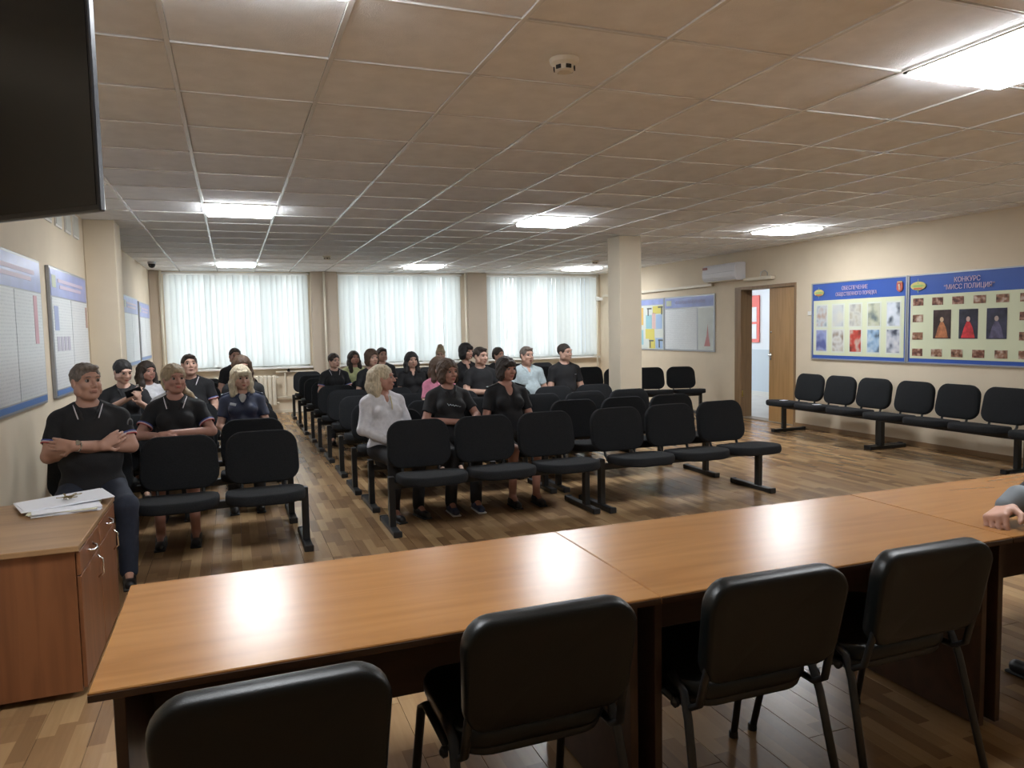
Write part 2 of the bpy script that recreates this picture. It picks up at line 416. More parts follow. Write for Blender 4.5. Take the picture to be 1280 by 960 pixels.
# ================================================================== vertical blinds
bl_m = bpy.data.materials.new('blind_fabric'); bl_m.use_nodes = True; nt = bl_m.node_tree
for n in list(nt.nodes): nt.nodes.remove(n)
out = nt.nodes.new('ShaderNodeOutputMaterial'); mx = nt.nodes.new('ShaderNodeMixShader'); d = nt.nodes.new('ShaderNodeBsdfDiffuse'); tr = nt.nodes.new('ShaderNodeBsdfTranslucent')
d.inputs[0].default_value = (.78, .79, .76, 1); tr.inputs[0].default_value = (.66, .69, .67, 1); _oi = nt.nodes.new('ShaderNodeObjectInfo'); _r = nt.nodes.new('ShaderNodeValToRGB'); _r.color_ramp.elements[0].color = (.50, .54, .53, 1); _r.color_ramp.elements[1].color = (.70, .72, .70, 1); nt.links.new(_oi.outputs['Random'], _r.inputs[0]); nt.links.new(_r.outputs[0], tr.inputs[0]); mx.inputs[0].default_value = .5
nt.links.new(d.outputs[0], mx.inputs[1]); nt.links.new(tr.outputs[0], mx.inputs[2]); nt.links.new(mx.outputs[0], out.inputs[0])
def slat_mesh(w, h):
    bm = bmesh.new(); n = 4; cols = []
    for k in range(n+1):
        u = k/n-.5; cols.append([bm.verts.new((u*w, .006*math.cos(u*PI), z)) for z in (0, h)])
    for k in range(n): bm.faces.new((cols[k][0], cols[k+1][0], cols[k+1][1], cols[k][1]))
    me = bpy.data.meshes.new('slat'); bm.to_mesh(me); bm.free(); me.materials.append(bl_m)
    me.polygons.foreach_set('use_smooth', [True]*len(me.polygons)); return me
wn_ = ['left', 'middle', 'right']
for i, (a, b) in enumerate(WINS):
    t = thing('vertical_blind', 'closed white vertical slat blind over the %s window' % wn_[i], 'blind', ((a+b)/2, YB-.05, SILL+.01), 0, 'vertical blinds')
    Wd = b-a+.02; n = int(Wd/.098); me = slat_mesh(.112, ZC-.07-SILL-.03)
    for k in range(n):
        o = bpy.data.objects.new('slat', me); link(o, t)
        o.location = (-Wd/2+(k+.5)*Wd/n, 0, .02+random.uniform(0, .006)); o.rotation_euler = (0, 0, math.radians(random.choice((8, 11, 14, 17, 21))))
    obj('head_rail', box(-Wd/2-.03, Wd/2+.03, -.03, .03, ZC-.065-SILL, ZC-.035-SILL, bev=.003), M_white, t)
    bm = bmesh.new()
    for k in range(n-1):
        x = -Wd/2+(k+.5)*Wd/n; tube(bm, [(x, 0, .025), (x+Wd/n/2, 0, .012), (x+Wd/n, 0, .025)], .0018, 4)
    obj('bottom_chain', bm, M_white, t)

# ================================================================== row benches
def make_bench(label, nseat=3, group='linked rows of black chairs'):
    P = .56; Wt = nseat*P
    t = thing('chair_row', label, 'bench', group=group)
    for k in range(nseat):
        x = -Wt/2+(k+.5)*P
        bm = pad(bmesh.new(), .525, .47, .07, rx=.17, curve=.010, mtx=T(x, -.19, .43) @ rot('X', -3)); s = obj('seat', bm, M_fab, t, smooth=True)
        bm = pad(bmesh.new(), .515, .385, .055, rx=.115, curve=-.018, taper=.07, mtx=T(x, .195, .645) @ rot('X', 90-11)); q = obj('backrest', bm, M_fab, t, smooth=True)
        for sx in (-.15, .15):
            bm = bmesh.new(); tube(bm, [(x+sx, -.02, .385), (x+sx, .11, .39), (x+sx, .155, .43), (x+sx, .215, .68)], .011, 8, flat=1.4); obj('back_support', bm, M_steel, t, smooth=True)
    obj('beam', box(-Wt/2, Wt/2, -.03, .03, .335, .385, bev=.004), M_steel, t)
    for s in (-1, 1):
        x = s*(Wt/2-.005)
        obj('leg', box(x-.024, x+.024, -.03, .03, .04, .43, bev=.004), M_steel, t)
        f = obj('foot', box(x-.03, x+.03, -.20, .37, .0, .042, bev=.006), M_steel, t)
        for yy in (-.205, .345): obj('end_cap', box(x-.033, x+.033, yy, yy+.03, 0, .047, bev=.006), M_plastic, f)
    return t
row_names = ['front', 'second', 'third', 'fourth', 'fifth', 'sixth', 'seventh', 'eighth', 'ninth', 'rear']
b0 = make_bench('x'); first = [True]
def bench(x, y, label, rz=0, group='linked rows of black chairs'):
    o = b0 if first[0] else copy_tree(b0); first[0] = False
    o.location = (x, y, 0); o.rotation_euler = (0, 0, math.radians(rz)); o['label'] = label; o['group'] = group; return o
RY = [5.60, 6.45, 7.20, 8.10, 9.08, 9.95, 10.85, 11.75, 12.75, 13.95]
LY = [5.52, 6.38, 7.28, 8.18, 9.1, 10.0, 10.9, 11.8, 12.8]
RXS = [1.94, 1.93, 1.90, 1.90, 1.89, 1.87, 1.87, 1.85, 1.85, 1.85]
for r, y in enumerate(RY):
    bench(RXS[r], y, 'black three-seat chair row beside the aisle in the right bank, %s row' % row_names[r], random.uniform(-.6, .6) if r else 0, 'chair rows of the right bank')
    bench(RXS[r]+1.80, y+(-.02 if r == 0 else random.uniform(-.03, .03)), 'black three-seat chair row away from the aisle in the right bank, %s row' % row_names[r], 1.0 if r == 0 else random.uniform(-1, 1), 'chair rows of the right bank')
for r in (7, 8, 9):
    bench(5.50, RY[r]+.05, 'black three-seat chair row standing behind the free column, %s row' % row_names[r], 0, 'chair rows behind the column')
for r, y in enumerate(LY):
    bench(-.385 if r == 0 else -.425, y, 'black three-seat chair row in the left bank by the wall, %s row' % row_names[r], 0, 'chair rows of the left bank')
bench(6.74, 10.95, 'black three-seat chair row right of the column near the far door', -14, 'chair rows behind the column')
bench(7.40, 7.67, 'black three-seat chair row against the right wall beside the wooden door', -90, 'chair rows along the right wall')
bench(7.36, 5.92, 'black three-seat chair row against the right wall under the second photo board', -90, 'chair rows along the right wall')
bench(7.33, 4.13, 'black three-seat chair row against the right wall, cut by the right edge', -90, 'chair rows along the right wall')

# ================================================================== presidium tables
tn = ['left', 'middle', 'right']
for k in range(3):
    x0 = -.34+k*1.50; x1 = x0+1.497
    t = thing('conference_table', 'orange-brown laminate conference table with dark panels, %s one of the three in the row' % tn[k], 'table', ((x0+x1)/2, 2.23, 0), 0, 'presidium tables')
    h = (x1-x0)/2
    obj('tabletop', box(-h, h, -.385, .385, .725, .75, bev=.003), M_tab, t)
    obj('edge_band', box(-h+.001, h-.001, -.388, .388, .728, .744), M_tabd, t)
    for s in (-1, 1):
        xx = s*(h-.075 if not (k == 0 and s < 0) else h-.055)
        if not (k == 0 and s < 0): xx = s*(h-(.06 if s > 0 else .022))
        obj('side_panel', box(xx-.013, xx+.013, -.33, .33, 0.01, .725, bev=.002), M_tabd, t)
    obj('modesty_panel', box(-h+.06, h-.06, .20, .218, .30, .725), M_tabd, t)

# low cabinet at the left with drawers facing the aisle
t = thing('drawer_cabinet', 'low brown wooden drawer cabinet against the left wall in front of the seated man', 'cabinet', (-1.0, 3.53, 0))
Lc = 1.02
obj('body', box(-.33, .335, 0.01, Lc-.01, .03, .645), M_cab, t)
obj('cabinet_top', box(-.35, .355, -.01, Lc, .645, .67, bev=.003), M_cabtop, t)
for k in range(2):
    y0 = .02+k*.495
    dr = obj('drawer', box(.337, .353, y0, y0+.485, .535, .638, bev=.002), M_cab, t)
    bm = bmesh.new(); yc = y0+.2425
    tube(bm, [(.352, yc-.06, .595), (.372, yc-.045, .588), (.380, yc, .584), (.372, yc+.045, .588), (.352, yc+.06, .595)], .006, 8)
    obj('handle', bm, M_chrome, dr, smooth=True)
    dd = obj('door', box(.337, .353, y0, y0+.485, .04, .53, bev=.002), M_cab, t)
    bm = bmesh.new(); yh = y0+.40 if k == 0 else y0+.40
    tube(bm, [(.352, yh, .51), (.374, yh, .49), (.376, yh, .42), (.352, yh, .40)], .005, 8)
    obj('handle', bm, M_chrome, dd, smooth=True)
# papers and key bunch
t = thing('paper_stack', 'lower stack of white and cream papers on the wooden cabinet', 'papers', (-.83, 4.30, .671), .15)
for k in range(5):
    obj('sheet', box(-.15+random.uniform(-.01, .01), .15, -.12, .11+random.uniform(-.01, .01), k*.004, k*.004+.0032, mtx=rot('Z', random.uniform(-6, 6))), M_paper if k != 3 else M_paper2, t)
t = thing('folder', 'white paper folder lying on top of the paper stack with keys on it', 'folder', (-.86, 4.42, .694), .35)
bm = box(-.21, .21, -.14, .14, 0, .007, bev=.002, mtx=rot('Y', -2)); obj('cover', bm, M_paper, t)
obj('inner_sheet', box(-.20, .20, -.13, .13, .008, .0095, mtx=rot('Z', 2) @ rot('Y', -2)), M_paper, t)
t = thing('key_bunch', 'bunch of brass keys on the white folder', 'keys', (-.84, 4.40, .706))
M_br = mat('key_brass', (.35, .28, .12), .3, metal=1)
bm = bmesh.new(); tube(bm, [(.02*math.cos(a), .02*math.sin(a), .004) for a in [2*PI*k/12 for k in range(13)]], .0018, 6); obj('ring', bm, M_chrome, t)
for k in range(7):
    a = random.uniform(0, 2*PI); bm = bmesh.new(); bx(bm, .02, .07, -.003, .003, 0, .003); bx(bm, .012, .03, -.01, .01, 0, .0035, bev=.001); bx(bm, .055, .066, -.008, 0, 0, .003)
    bmesh.ops.transform(bm, matrix=T(0, 0, .003+.0015*k) @ Matrix.Rotation(a, 4, 'Z') @ rot('Y', random.uniform(-12, 4)), verts=bm.verts[:]); obj('key', bm, M_br, t)
for (x, y, rz, w) in ((7.20, 8.28, 10, 'first'), (7.17, 7.62, -15, 'second')):
    t = obj('paper_slip', box(-.05, .05, -.035, .035, 0, .003), M_paper, None, loc=(x, y, .476)); t.rotation_euler = (0, 0, math.radians(rz))
    tag(t, 'small white paper slip on the %s seat from the wooden door' % w, 'paper', 'paper slips on the wall seats')

# ================================================================== office chairs at the table (seen from behind)
def make_office():
    t = thing('conference_chair', 'x', 'chair', group='black chairs at the presidium table')
    # faces +Y : backrest at -Y
    obj('seat', pad(bmesh.new(), .475, .43, .055, rx=.10, curve=.01, mtx=T(0, .02, .46)), M_vinyl, t, smooth=True)
    obj('seat_shell', pad(bmesh.new(), .46, .41, .03, rx=.10, curve=.01, mtx=T(0, .02, .425)), M_plastic, t, smooth=True)
    b = obj('backrest', pad(bmesh.new(), .475, .32, .062, rx=.075, curve=.028, taper=-.07, mtx=T(0, -.245, .682) @ rot('X', 90+10)), M_vinyl, t, smooth=True)
    for s in (-1, 1):
        x = s*.235
        bm = bmesh.new(); tube(bm, [(x*1.10, -.30, 0), (x*1.02, -.20, .40), (x, -.17, .47), (x, -.10, .50)], .0145, 10, flat=.7); obj('leg', bm, M_steel, t, smooth=True)
        bm = bmesh.new(); tube(bm, [(x*1.10, .26, 0), (x*1.02, .17, .40), (x, .13, .425), (x, -.12, .425)], .0145, 10, flat=.7); obj('leg', bm, M_steel, t, smooth=True)
        bm = bmesh.new(); tube(bm, [(x*.96, -.12, .43), (x*.96, -.19, .43), (x*.96, -.235, .46), (x*.94, -.262, .56), (x*.88, -.285, .70)], .013, 10, flat=.8); obj('back_support', bm, M_steel, t, smooth=True)
        bm = bmesh.new(); lathe(bm, [(.014, -.012), (.016, 0), (.006, .008)], 10); bmesh.ops.transform(bm, matrix=T(x*1.12, -.16, .44) @ rot('Y', 90*s), verts=bm.verts[:]); obj('knob', bm, M_plastic, t)
        for yy in (-.30, .26):
            obj('foot_cap', lathe(bmesh.new(), [(.017, 0), (.017, .02), (.014, .025)], 10, (x*1.10, yy, 0)), M_plastic, t)
    bm = bmesh.new(); tube(bm, [(-.23, .10, .415), (.23, .10, .415)], .011, 8); tube(bm, [(-.23, -.10, .415), (.23, -.10, .415)], .011, 8); obj('cross_bar', bm, M_steel, t)
    return t
oc = make_office()
for k, (x, y, rz, lab) in enumerate(((.045, 1.84, 1, 'black vinyl conference chair cut by the bottom edge, nearest to the camera'),
                                     (.735, 1.98, 0, 'black vinyl conference chair tucked under the left table beside its right panel'),
                                     (1.44, 1.96, -1, 'black vinyl conference chair at the middle table, lit legs showing below'),
                                     (2.06, 1.97, 0, 'black vinyl conference chair at the middle table beside the presidium speaker'))):
    o = oc if k == 0 else copy_tree(oc); o.location = (x, y, 0); o.rotation_euler = (0, 0, math.radians(rz)); o['label'] = lab

# ================================================================== television top left
t = thing('television', 'large black flat television hanging at the upper left corner', 'television', (-.325, 2.35, 1.90), 0)
t.rotation_euler = (0, 0, math.atan2(.68, -.73))   # local +X runs away to the left, local +Y faces the camera side
obj('casing', box(0, 1.24, -.02, 0, 0, .72, bev=.004), M_blk, t)
obj('screen', box(.012, 1.228, .0, .002, .018, .708), M_dark, t)
bm = bmesh.new(); tube(bm, [(.62, -.08, .36), (.62, -.08, ZC-1.90)], .02, 10); bx(bm, .5, .74, -.08, -.045, .2, .5, bev=.004); obj('ceiling_bracket', bm, M_steel, t)

# ================================================================== wall boards
def face_right(x, y, z):  # an Empty on the right wall: local X runs towards the camera (viewer's right), local Y into the room -> use rotation
    return (x, y, z), -PI/2
def rect(t, name, x0, x1, z0, z1, y0, y1, m, lab=None, parent=None, bev=0.):
    o = obj(name, box(x0, x1, -y1, -y0, z0, z1, bev=bev), m, parent or t)
    if lab: o['label'] = lab
    return o
P_col = [photo_material('print_a', (.30, .38, .42), (.55, .58, .60), (.45, .30, .22), 14), photo_material('print_b', (.35, .38, .40), (.55, .58, .58), (.62, .62, .55), 9),
         photo_material('print_c', (.38, .38, .36), (.58, .58, .52), (.45, .42, .32), 16), photo_material('print_d', (.16, .20, .20), (.50, .52, .38), (.60, .62, .55), 14),
         photo_material('print_e', (.05, .07, .10), (.62, .68, .75), (.75, .78, .85), 12), photo_material('print_f', (.10, .12, .32), (.30, .35, .60), (.40, .30, .25), 10),
         photo_material('print_g', (.25, .18, .12), (.62, .62, .60), (.50, .45, .36), 12), photo_material('print_h', (.14, .03, .02), (.50, .06, .04), (.55, .50, .42), 13),
         photo_material('print_i', (.04, .06, .08), (.28, .42, .60), (.55, .65, .70), 15), photo_material('print_j', (.05, .06, .09), (.42, .45, .52), (.68, .68, .70), 16)]
P_brown = [photo_material('print_k', (.07, .03, .02), (.30, .15, .09), (.60, .50, .42), 30), photo_material('print_l', (.05, .02, .02), (.20, .08, .05), (.50, .33, .25), 34)]
def emblem(t, cx, cz, s):
    bm = bmesh.new(); lathe(bm, [(s, 0), (s, .003)], 20); bmesh.ops.transform(bm, matrix=T(cx, -.026, cz) @ rot('X', 90) @ Matrix.Diagonal((1.25, .62, 1, 1)), verts=bm.verts[:]); e = obj('emblem', bm, mat('emblem_yellow', (.62, .55, .18), .4), t)
    bm = bmesh.new()
    for k in range(4):
        a = k*PI/2; p = [bm.verts.new((cx+math.cos(a+q)*s*r*(1.35 if k % 2 == 0 else 1.0), -.0305, cz+math.sin(a+q)*s*r)) for q, r in ((-.35, .3), (0, 1.15), (.35, .3))]; bm.faces.new(p)
    bx(bm, cx-s*.75, cx+s*.75, -.032, -.029, cz-s*.18, cz+s*.16)
    obj('star', bm, mat('emblem_green', (.30, .48, .16), .4), e)
    obj('ribbon', box(cx-s*.7, cx+s*.7, -.033, -.03, cz-s*.5, cz-s*.26), mat('emblem_red', (.55, .16, .08), .4), e)
def crest(t, cx, cz, s):
    bm = bmesh.new(); pts = [(-1, 1.2), (1, 1.2), (1, -.6), (.6, -1.1), (0, -1.35), (-.6, -1.1), (-1, -.6)]
    f = [bm.verts.new((cx+a*s, -.027, cz+b*s)) for a, b in pts]; g = [bm.verts.new((cx+a*s, -.020, cz+b*s)) for a, b in pts]; bm.faces.new(f); bm.faces.new(g[::-1])
    for k in range(7): bm.faces.new((f[k], f[(k+1) % 7], g[(k+1) % 7], g[k]))
    e = obj('crest', bm, mat('crest_red', (.45, .10, .07), .4), t)
    bm = bmesh.new(); bx(bm, cx-s*.2, cx+s*.25, -.031, -.027, cz-s*.8, cz+s*.4); bx(bm, cx-s*.35, cx+s*.1, -.031, -.027, cz+s*.15, cz+s*.8); obj('figure', bm, mat('crest_white', (.7, .6, .5), .4), e)
    obj('crown', box(cx-s*.8, cx+s*.8, -.028, -.022, cz+s*1.25, cz+s*1.6), mat('crest_gold', (.55, .40, .15), .4), e)
def lettering(t, s, cx, cz, size, m, wid=None):
    me = text_mesh(s, size); me.materials.append(m)
    o = bpy.data.objects.new('lettering', me); link(o, t)
    d = max(v.co.x for v in me.vertices)-min(v.co.x for v in me.vertices)
    sc = (wid/d) if wid else 1.
    o.matrix_local = T(cx, -.027, cz) @ rot('X', 90) @ Matrix.Diagonal((sc, 1, 1, 1)); return o
M_let = mat('lettering_pink', (.62, .50, .66), .4)
# photo board 1 (right wall). thing frame: local +X = towards smaller world y (viewer's right)
Z0, Z1 = 1.045, 2.10
t = thing('photo_board', 'blue-edged wall board with two rows of five coloured prints', 'board', (XR, 7.69, Z0), -PI/2, 'photo boards on the right wall')
h = .80; H_ = Z1-Z0
rect(t, 'panel', -h, h, 0, H_, 0, .015, M_blue)
rect(t, 'field', -h+.03, h-.03, .045, H_-.235, .015, .019, M_pale)
for s in (-1, 1): rect(t, 'frame', s*h-.010, s*h+.010, -.015, H_+.015, 0, .024, M_alu)
rect(t, 'frame', -h, h, -.018, .0, 0, .024, M_alu); rect(t, 'frame', -h, h, H_, H_+.015, 0, .024, M_alu)
emblem(t, -.66, H_-.125, .075); crest(t, .70, H_-.12, .045)
lettering(t, 'ОБЕСПЕЧЕНИЕ', -.02, H_-.085, .075, M_let, .44); lettering(t, 'ОБЩЕСТВЕННОГО ПОРЯДКА', 0, H_-.165, .07, M_let, .70)
for a in range(5):
    for b in range(2):
        cx = -.61+a*.305+random.uniform(-.004, .004); z = .42+.0-b*.345+.03
        p = rect(t, 'pocket', cx-.115, cx+.115, z-.02, z+.315, .019, .022, mat('pocket_clear', (.70, .74, .66), .2))
        rect(t, 'print', cx-.095, cx+.095, z, z+.295, .022, .025, P_col[a+5*b], parent=p)
t = thing('photo_board', 'blue-edged wall board with three portraits ringed by small brown photos', 'board', (XR, 6.06, Z0), -PI/2, 'photo boards on the right wall')
rect(t, 'panel', -h, h, 0, H_, 0, .015, M_blue)
rect(t, 'field', -h+.03, h-.03, .045, H_-.235, .015, .019, M_pale)
for s in (-1, 1): rect(t, 'frame', s*h-.010, s*h+.010, -.015, H_+.015, 0, .024, M_alu)
rect(t, 'frame', -h, h, -.018, .0, 0, .024, M_alu); rect(t, 'frame', -h, h, H_, H_+.015, 0, .024, M_alu)
emblem(t, -.66, H_-.125, .085); crest(t, .73, H_-.12, .05)
lettering(t, 'КОНКУРС', -.02, H_-.085, .08, M_let, .32); lettering(t, '“МИСС ПОЛИЦИЯ”', .0, H_-.165, .08, M_let, .62)
def small(cx, cz): rect(t, 'small_photo', cx-.072, cx+.072, cz-.045, cz+.045, .019, .023, random.choice(P_brown))
for a in range(6):
    small(-.66+a*.265, H_-.32); small(-.66+a*.265, .12)
for b in range(2):
    small(-.66, .32+b*.215); small(.665, .32+b*.215)
port = [((.05, .03, .03), (.42, .16, .07), (.62, .45, .30)), ((.03, .03, .05), (.62, .04, .05), (.60, .42, .36)), ((.03, .03, .06), (.10, .09, .16), (.45, .35, .30))]
for a in range(3):
    cx = -.33+a*.335; mbg = mat('portrait_back_%d' % a, port[a][0], .35, noise=.5, nscale=12)
    p = rect(t, 'portrait', cx-.115, cx+.115, .29, .63, .019, .023, mbg)
    bm = bmesh.new(); pts = [(-.085, .30), (.085, .30), (.055, .42), (.02, .485), (-.02, .485), (-.05, .42)]
    bm.faces.new([bm.verts.new((cx+u, -.0236, v)) for u, v in pts]); obj('dress', bm, mat('portrait_dress_%d' % a, port[a][1], .4, noise=.4, nscale=20), p)
    bm = bmesh.new(); lathe(bm, [(.030, 0), (.030, .001)], 14); bmesh.ops.transform(bm, matrix=T(cx, -.0238, .515) @ rot('X', 90) @ Matrix.Diagonal((.8, 1, 1, 1)), verts=bm.verts[:]); obj('face', bm, mat('portrait_face_%d' % a, port[a][2], .4), p)
# far info board beyond the door
t = thing('info_board', 'pale information board with two printed panels beyond the doorway', 'board', (XR, 11.60, 1.075), -PI/2)
H2 = 1.02
rect(t, 'frame', -.80, .80, 0, H2, 0, .018, M_alu, bev=.004)
rect(t, 'header', -.77, .77, H2-.21, H2-.025, .018, .021, M_bluep)
rect(t, 'page', -.76, .27, .03, H2-.235, .018, .021, M_page); rect(t, 'page', .31, .76, .03, H2-.235, .018, .021, mat('page_pale', (.60, .64, .62), .3, noise=.06, nscale=4))
rect(t, 'emblem', -.72, -.55, H2-.17, H2-.07, .021, .024, mat('emblem_pale', (.55, .60, .45), .4)); 
lettering(t, 'ОГНЕВАЯ ПОДГОТОВКА', .05, H2-.12, .08, mat('pale_letters', (.50, .50, .72), .4), .95).location.y = -.023
bm = bmesh.new(); tube(bm, [(.56, -.024, .14), (.60, -.024, .42)], .006, 6); lathe(bm, [(.06, 0), (.06, .002)], 3); bm2 = bm
bmesh.ops.translate(bm, vec=(0, 0, 0), verts=bm.verts[:]); bm.free()
bm = bmesh.new(); bm.faces.new([bm.verts.new((a, -.023, b)) for a, b in ((.50, .10), (.68, .10), (.63, .28), (.60, .50), (.57, .28))]); obj('diagram', bm, mat('diagram_red', (.50, .22, .22), .4), t)
t = thing('poster', 'colourful poster of yellow and blue squares with pistols, behind the column', 'poster', (XR, 12.98, 1.075), -PI/2)
rect(t, 'frame', -.58, .56, 0, H2, 0, .016, M_alu)
rect(t, 'header', -.56, .54, H2-.12, H2-.02, .016, .019, M_bluep)
rect(t, 'sheet', -.56, .54, .02, H2-.13, .016, .019, mat('poster_white', (.66, .70, .66), .3))
cc = {'y': (.70, .62, .14), 'b': (.36, .50, .72), 'c': (.30, .55, .62), 'p': (.70, .48, .46), 'o': (.70, .45, .12)}
for (a0, a1, z0, z1, k) in ((.16, .52, .72, .87, 'y'), (-.10, .12, .42, .70, 'c'), (.14, .26, .42, .74, 'p'), (.28, .50, .42, .70, 'b'), (-.12, .22, .22, .42, 'y'), (.02, .24, .03, .22, 'y'), (.26, .52, .03, .24, 'b'), (-.5, -.2, .5, .85, 'o'), (-.5, -.2, .1, .4, 'c')):
    rect(t, 'colour_field', a0, a1, z0, z1, .019, .021, mat('poster_'+k, cc[k], .4))
for (a, z, s) in ((-.05, .84, 1), (.36, .86, -1), (.02, .20, 1), (.36, .21, 1)):
    bm = bmesh.new(); bx(bm, a, a+.17, -.0235, -.021, z-.03, z); bx(bm, a+(.02 if s > 0 else .11), a+(.06 if s > 0 else .15), -.0235, -.021, z-.16, z-.02); obj('pistol_picture', bm, mat('pistol_grey', (.12, .13, .12), .4), t)

# left-wall boards: local +X = towards larger world y
def info(y0, y1, z0, z1, lab, div=1, red=None):
    t = thing('info_board', lab, 'board', (XL, (y0+y1)/2, z0), PI/2, 'information boards on the left wall')
    w = (y1-y0)/2; hh = z1-z0
    rect(t, 'frame', -w, w, 0, hh, 0, .028, M_alu, bev=.004)
    rect(t, 'header', -w+.02, w-.02, hh-.24, hh-.02, .028, .031, M_bluep)
    rect(t, 'footer', -w+.02, w-.02, .02, .06, .028, .031, mat('footer_blue', (.10, .22, .50), .35))
    n = div+1
    for k in range(n):
        a = -w+.02+k*(2*w-.04)/n; b = -w+.02+(k+1)*(2*w-.04)/n
        rect(t, 'page', a+.008, b-.008, .07, hh-.25, .028, .031, M_page)
    rect(t, 'emblem', -w+.06, -w+.20, hh-.17, hh-.07, .031, .033, mat('emblem_pale', (.55, .60, .45), .4))
    bm = bmesh.new(); bx(bm, -w+.28, w-.2, -.033, -.031, hh-.12, hh-.09); bx(bm, -w+.34, w-.3, -.033, -.031, hh-.17, hh-.14); obj('title_line', bm, mat('title_pink', (.62, .52, .66), .4), t)
    return t, w, hh
t, w, hh = info(4.98, 6.52, 1.06, 2.13, 'pale wall board cut by the left edge with pink chart column')
rect(t, 'chart', .50, .60, .45, .80, .031, .033, mat('chart_pink', (.66, .36, .42), .4))
t, w, hh = info(6.83, 8.40, 1.06, 2.13, 'pale two-column wall board behind the man with crossed arms')
rect(t, 'picture', -.70, -.55, .55, .75, .031, .033, mat('picture_blue', (.35, .42, .66), .4))
for k in range(4): rect(t, 'picture', -.66+k*.14, -.56+k*.14, .38, .50, .031, .033, mat('picture_mauve', (.48, .46, .56), .4))
rect(t, 'picture', .66, .74, .58, .78, .031, .033, mat('picture_tan', (.50, .32, .26), .4))
info(9.35, 10.95, 1.08, 2.12, 'pale wall board just past the left pilaster, first of the far three')
info(11.15, 12.75, 1.12, 2.12, 'pale wall board in the middle of the far three on the left wall')
info(12.95, 14.45, 1.15, 2.10, 'pale wall board nearest the left window')

# vents near the top of the left wall
for k, y in enumerate((6.62, 7.02, 7.42, 7.82, 8.2, 9.75, 10.45)):
    lab = 'small white vent panel high on the left wall, number %s counted from the television' % ['one', 'two', 'three', 'four', 'five'][k] if k < 5 else 'small white vent panel high beyond the left pilaster, %s one' % ['nearer', 'farther'][k-5]
    t = thing('wall_vent', lab, 'vent', (XL, y, 2.50), PI/2, 'vents along the top of the left wall')
    rect(t, 'frame', -.13, .13, 0, .22, 0, .012, M_white); rect(t, 'panel', -.11, .11, .02, .20, .012, .016, mat('vent_pale', (.60, .60, .54), .4))

# ================================================================== air conditioner and cable trunking, right wall
t = thing('air_conditioner', 'white wall-mounted air conditioner beside the doorway under the ceiling', 'air conditioner', (XR, 10.44, 2.28), -PI/2)
bm = bmesh.new()
prof = [(0, .0), (.17, .0), (.215, .05), (.225, .12), (.21, .25), (.17, .285), (0, .29)]
a_ = [bm.verts.new((-.45, -p, q)) for p, q in prof]; b_ = [bm.verts.new((.45, -p, q)) for p, q in prof]
bm.faces.new(a_); bm.faces.new(b_[::-1])
for k in range(len(prof)): bm.faces.new((a_[k], a_[(k+1) % 7], b_[(k+1) % 7], b_[k]))
bmesh.ops.bevel(bm, geom=bm.edges[:], offset=.012, segments=2, affect='EDGES')
obj('body', bm, mat('ac_white', (.74, .75, .80), .35), t)
obj('air_flap', box(-.38, .38, -.205, -.10, -.004, .006), M_cream, t)
obj('grille_line', box(-.43, .43, -.229, -.22, .14, .145), M_alu, t)
obj('tag_label', box(-.42, -.30, -.227, -.215, .21, .25), mat('dull_red', (.35, .14, .12), .5), t)
t = obj('cable_trunking', box(XR-.05, XR, 10.85, 14.9, 2.22, 2.27, bev=.004), M_cream); tag(t, 'long cream cable trunking running along the right wall above the poster', 'trunking')
t = obj('pipe_cover', box(XR-.07, XR, 10.91, 10.97, 2.275, 2.44, bev=.006), M_white); tag(t, 'short white vertical pipe cover at the left end of the air conditioner', 'pipe cover')
t = thing('door_light', 'long pale lamp housing mounted above the doorway', 'lamp', (XR, 9.62, 2.24), -PI/2)
obj('housing', box(-.33, .33, -.09, 0, 0, .055, bev=.012, seg=2), M_cream, t)
bm = bmesh.new(); tube(bm, [(.02, -.03, .05), (.03, -.03, .13), (.12, -.03, .15), (.18, -.03, .11), (.18, -.03, .05)], .005, 6); obj('cable', bm, M_alu, t)
t = obj('light_switch', box(XR-.02, XR, 8.50, 8.58, 1.66, 1.72, bev=.004), M_white); tag(t, 'small white wall box between the door and the photo board', 'switch')

# ================================================================== ceiling devices
def detector(x, y, lab, s=1.):
    t = thing('smoke_detector', lab, 'detector', (x, y, ZC), 0, 'ceiling smoke detectors')
    bm = lathe(bmesh.new(), [(.03*s, -.055*s), (.042*s, -.05*s), (.045*s, -.03*s), (.062*s, -.018*s), (.068*s, 0)], 24); obj('housing', bm, M_cream, t, smooth=False)
    for k in range(6):
        a = k*PI/3; bm = box(-.012*s, .012*s, -.003, .003, -.008*s, .008*s); bmesh.ops.transform(bm, matrix=Matrix.Rotation(a, 4, 'Z') @ T(0, -.045*s, -.040*s), verts=bm.verts[:]); obj('slot', bm, M_plastic, t)
detector(1.44, 3.07, 'round cream smoke detector on the ceiling nearest the camera')
detector(1.45, 11.88, 'round smoke detector on the ceiling in front of the left windows')
detector(6.17, 11.97, 'round smoke detector on the ceiling left of the column top')
t = thing('dome_camera', 'small dark dome camera on the ceiling in the far left corner', 'camera', (-1.15, 13.3, ZC))
obj('mount', lathe(bmesh.new(), [(.06, -.03), (.065, 0)], 20), M_alu, t)
obj('dome', lathe(bmesh.new(), [(.01, -.095), (.035, -.085), (.052, -.06), (.055, -.03)], 20), M_dark, t, smooth=True)
t = thing('wall_camera', 'small white security camera on the pipe by the right window', 'camera', (7.72, YB-.28, 2.16))
obj('mount', box(-.02, .02, 0, .14, .03, .07), M_white, t); obj('camera_body', box(-.05, .05, -.10, .06, -.02, .05, bev=.012), M_white, t); obj('lens', lathe(bmesh.new(), [(.02, -.01), (.025, 0)], 12, (0, -.02, -.03)), M_dark, t)

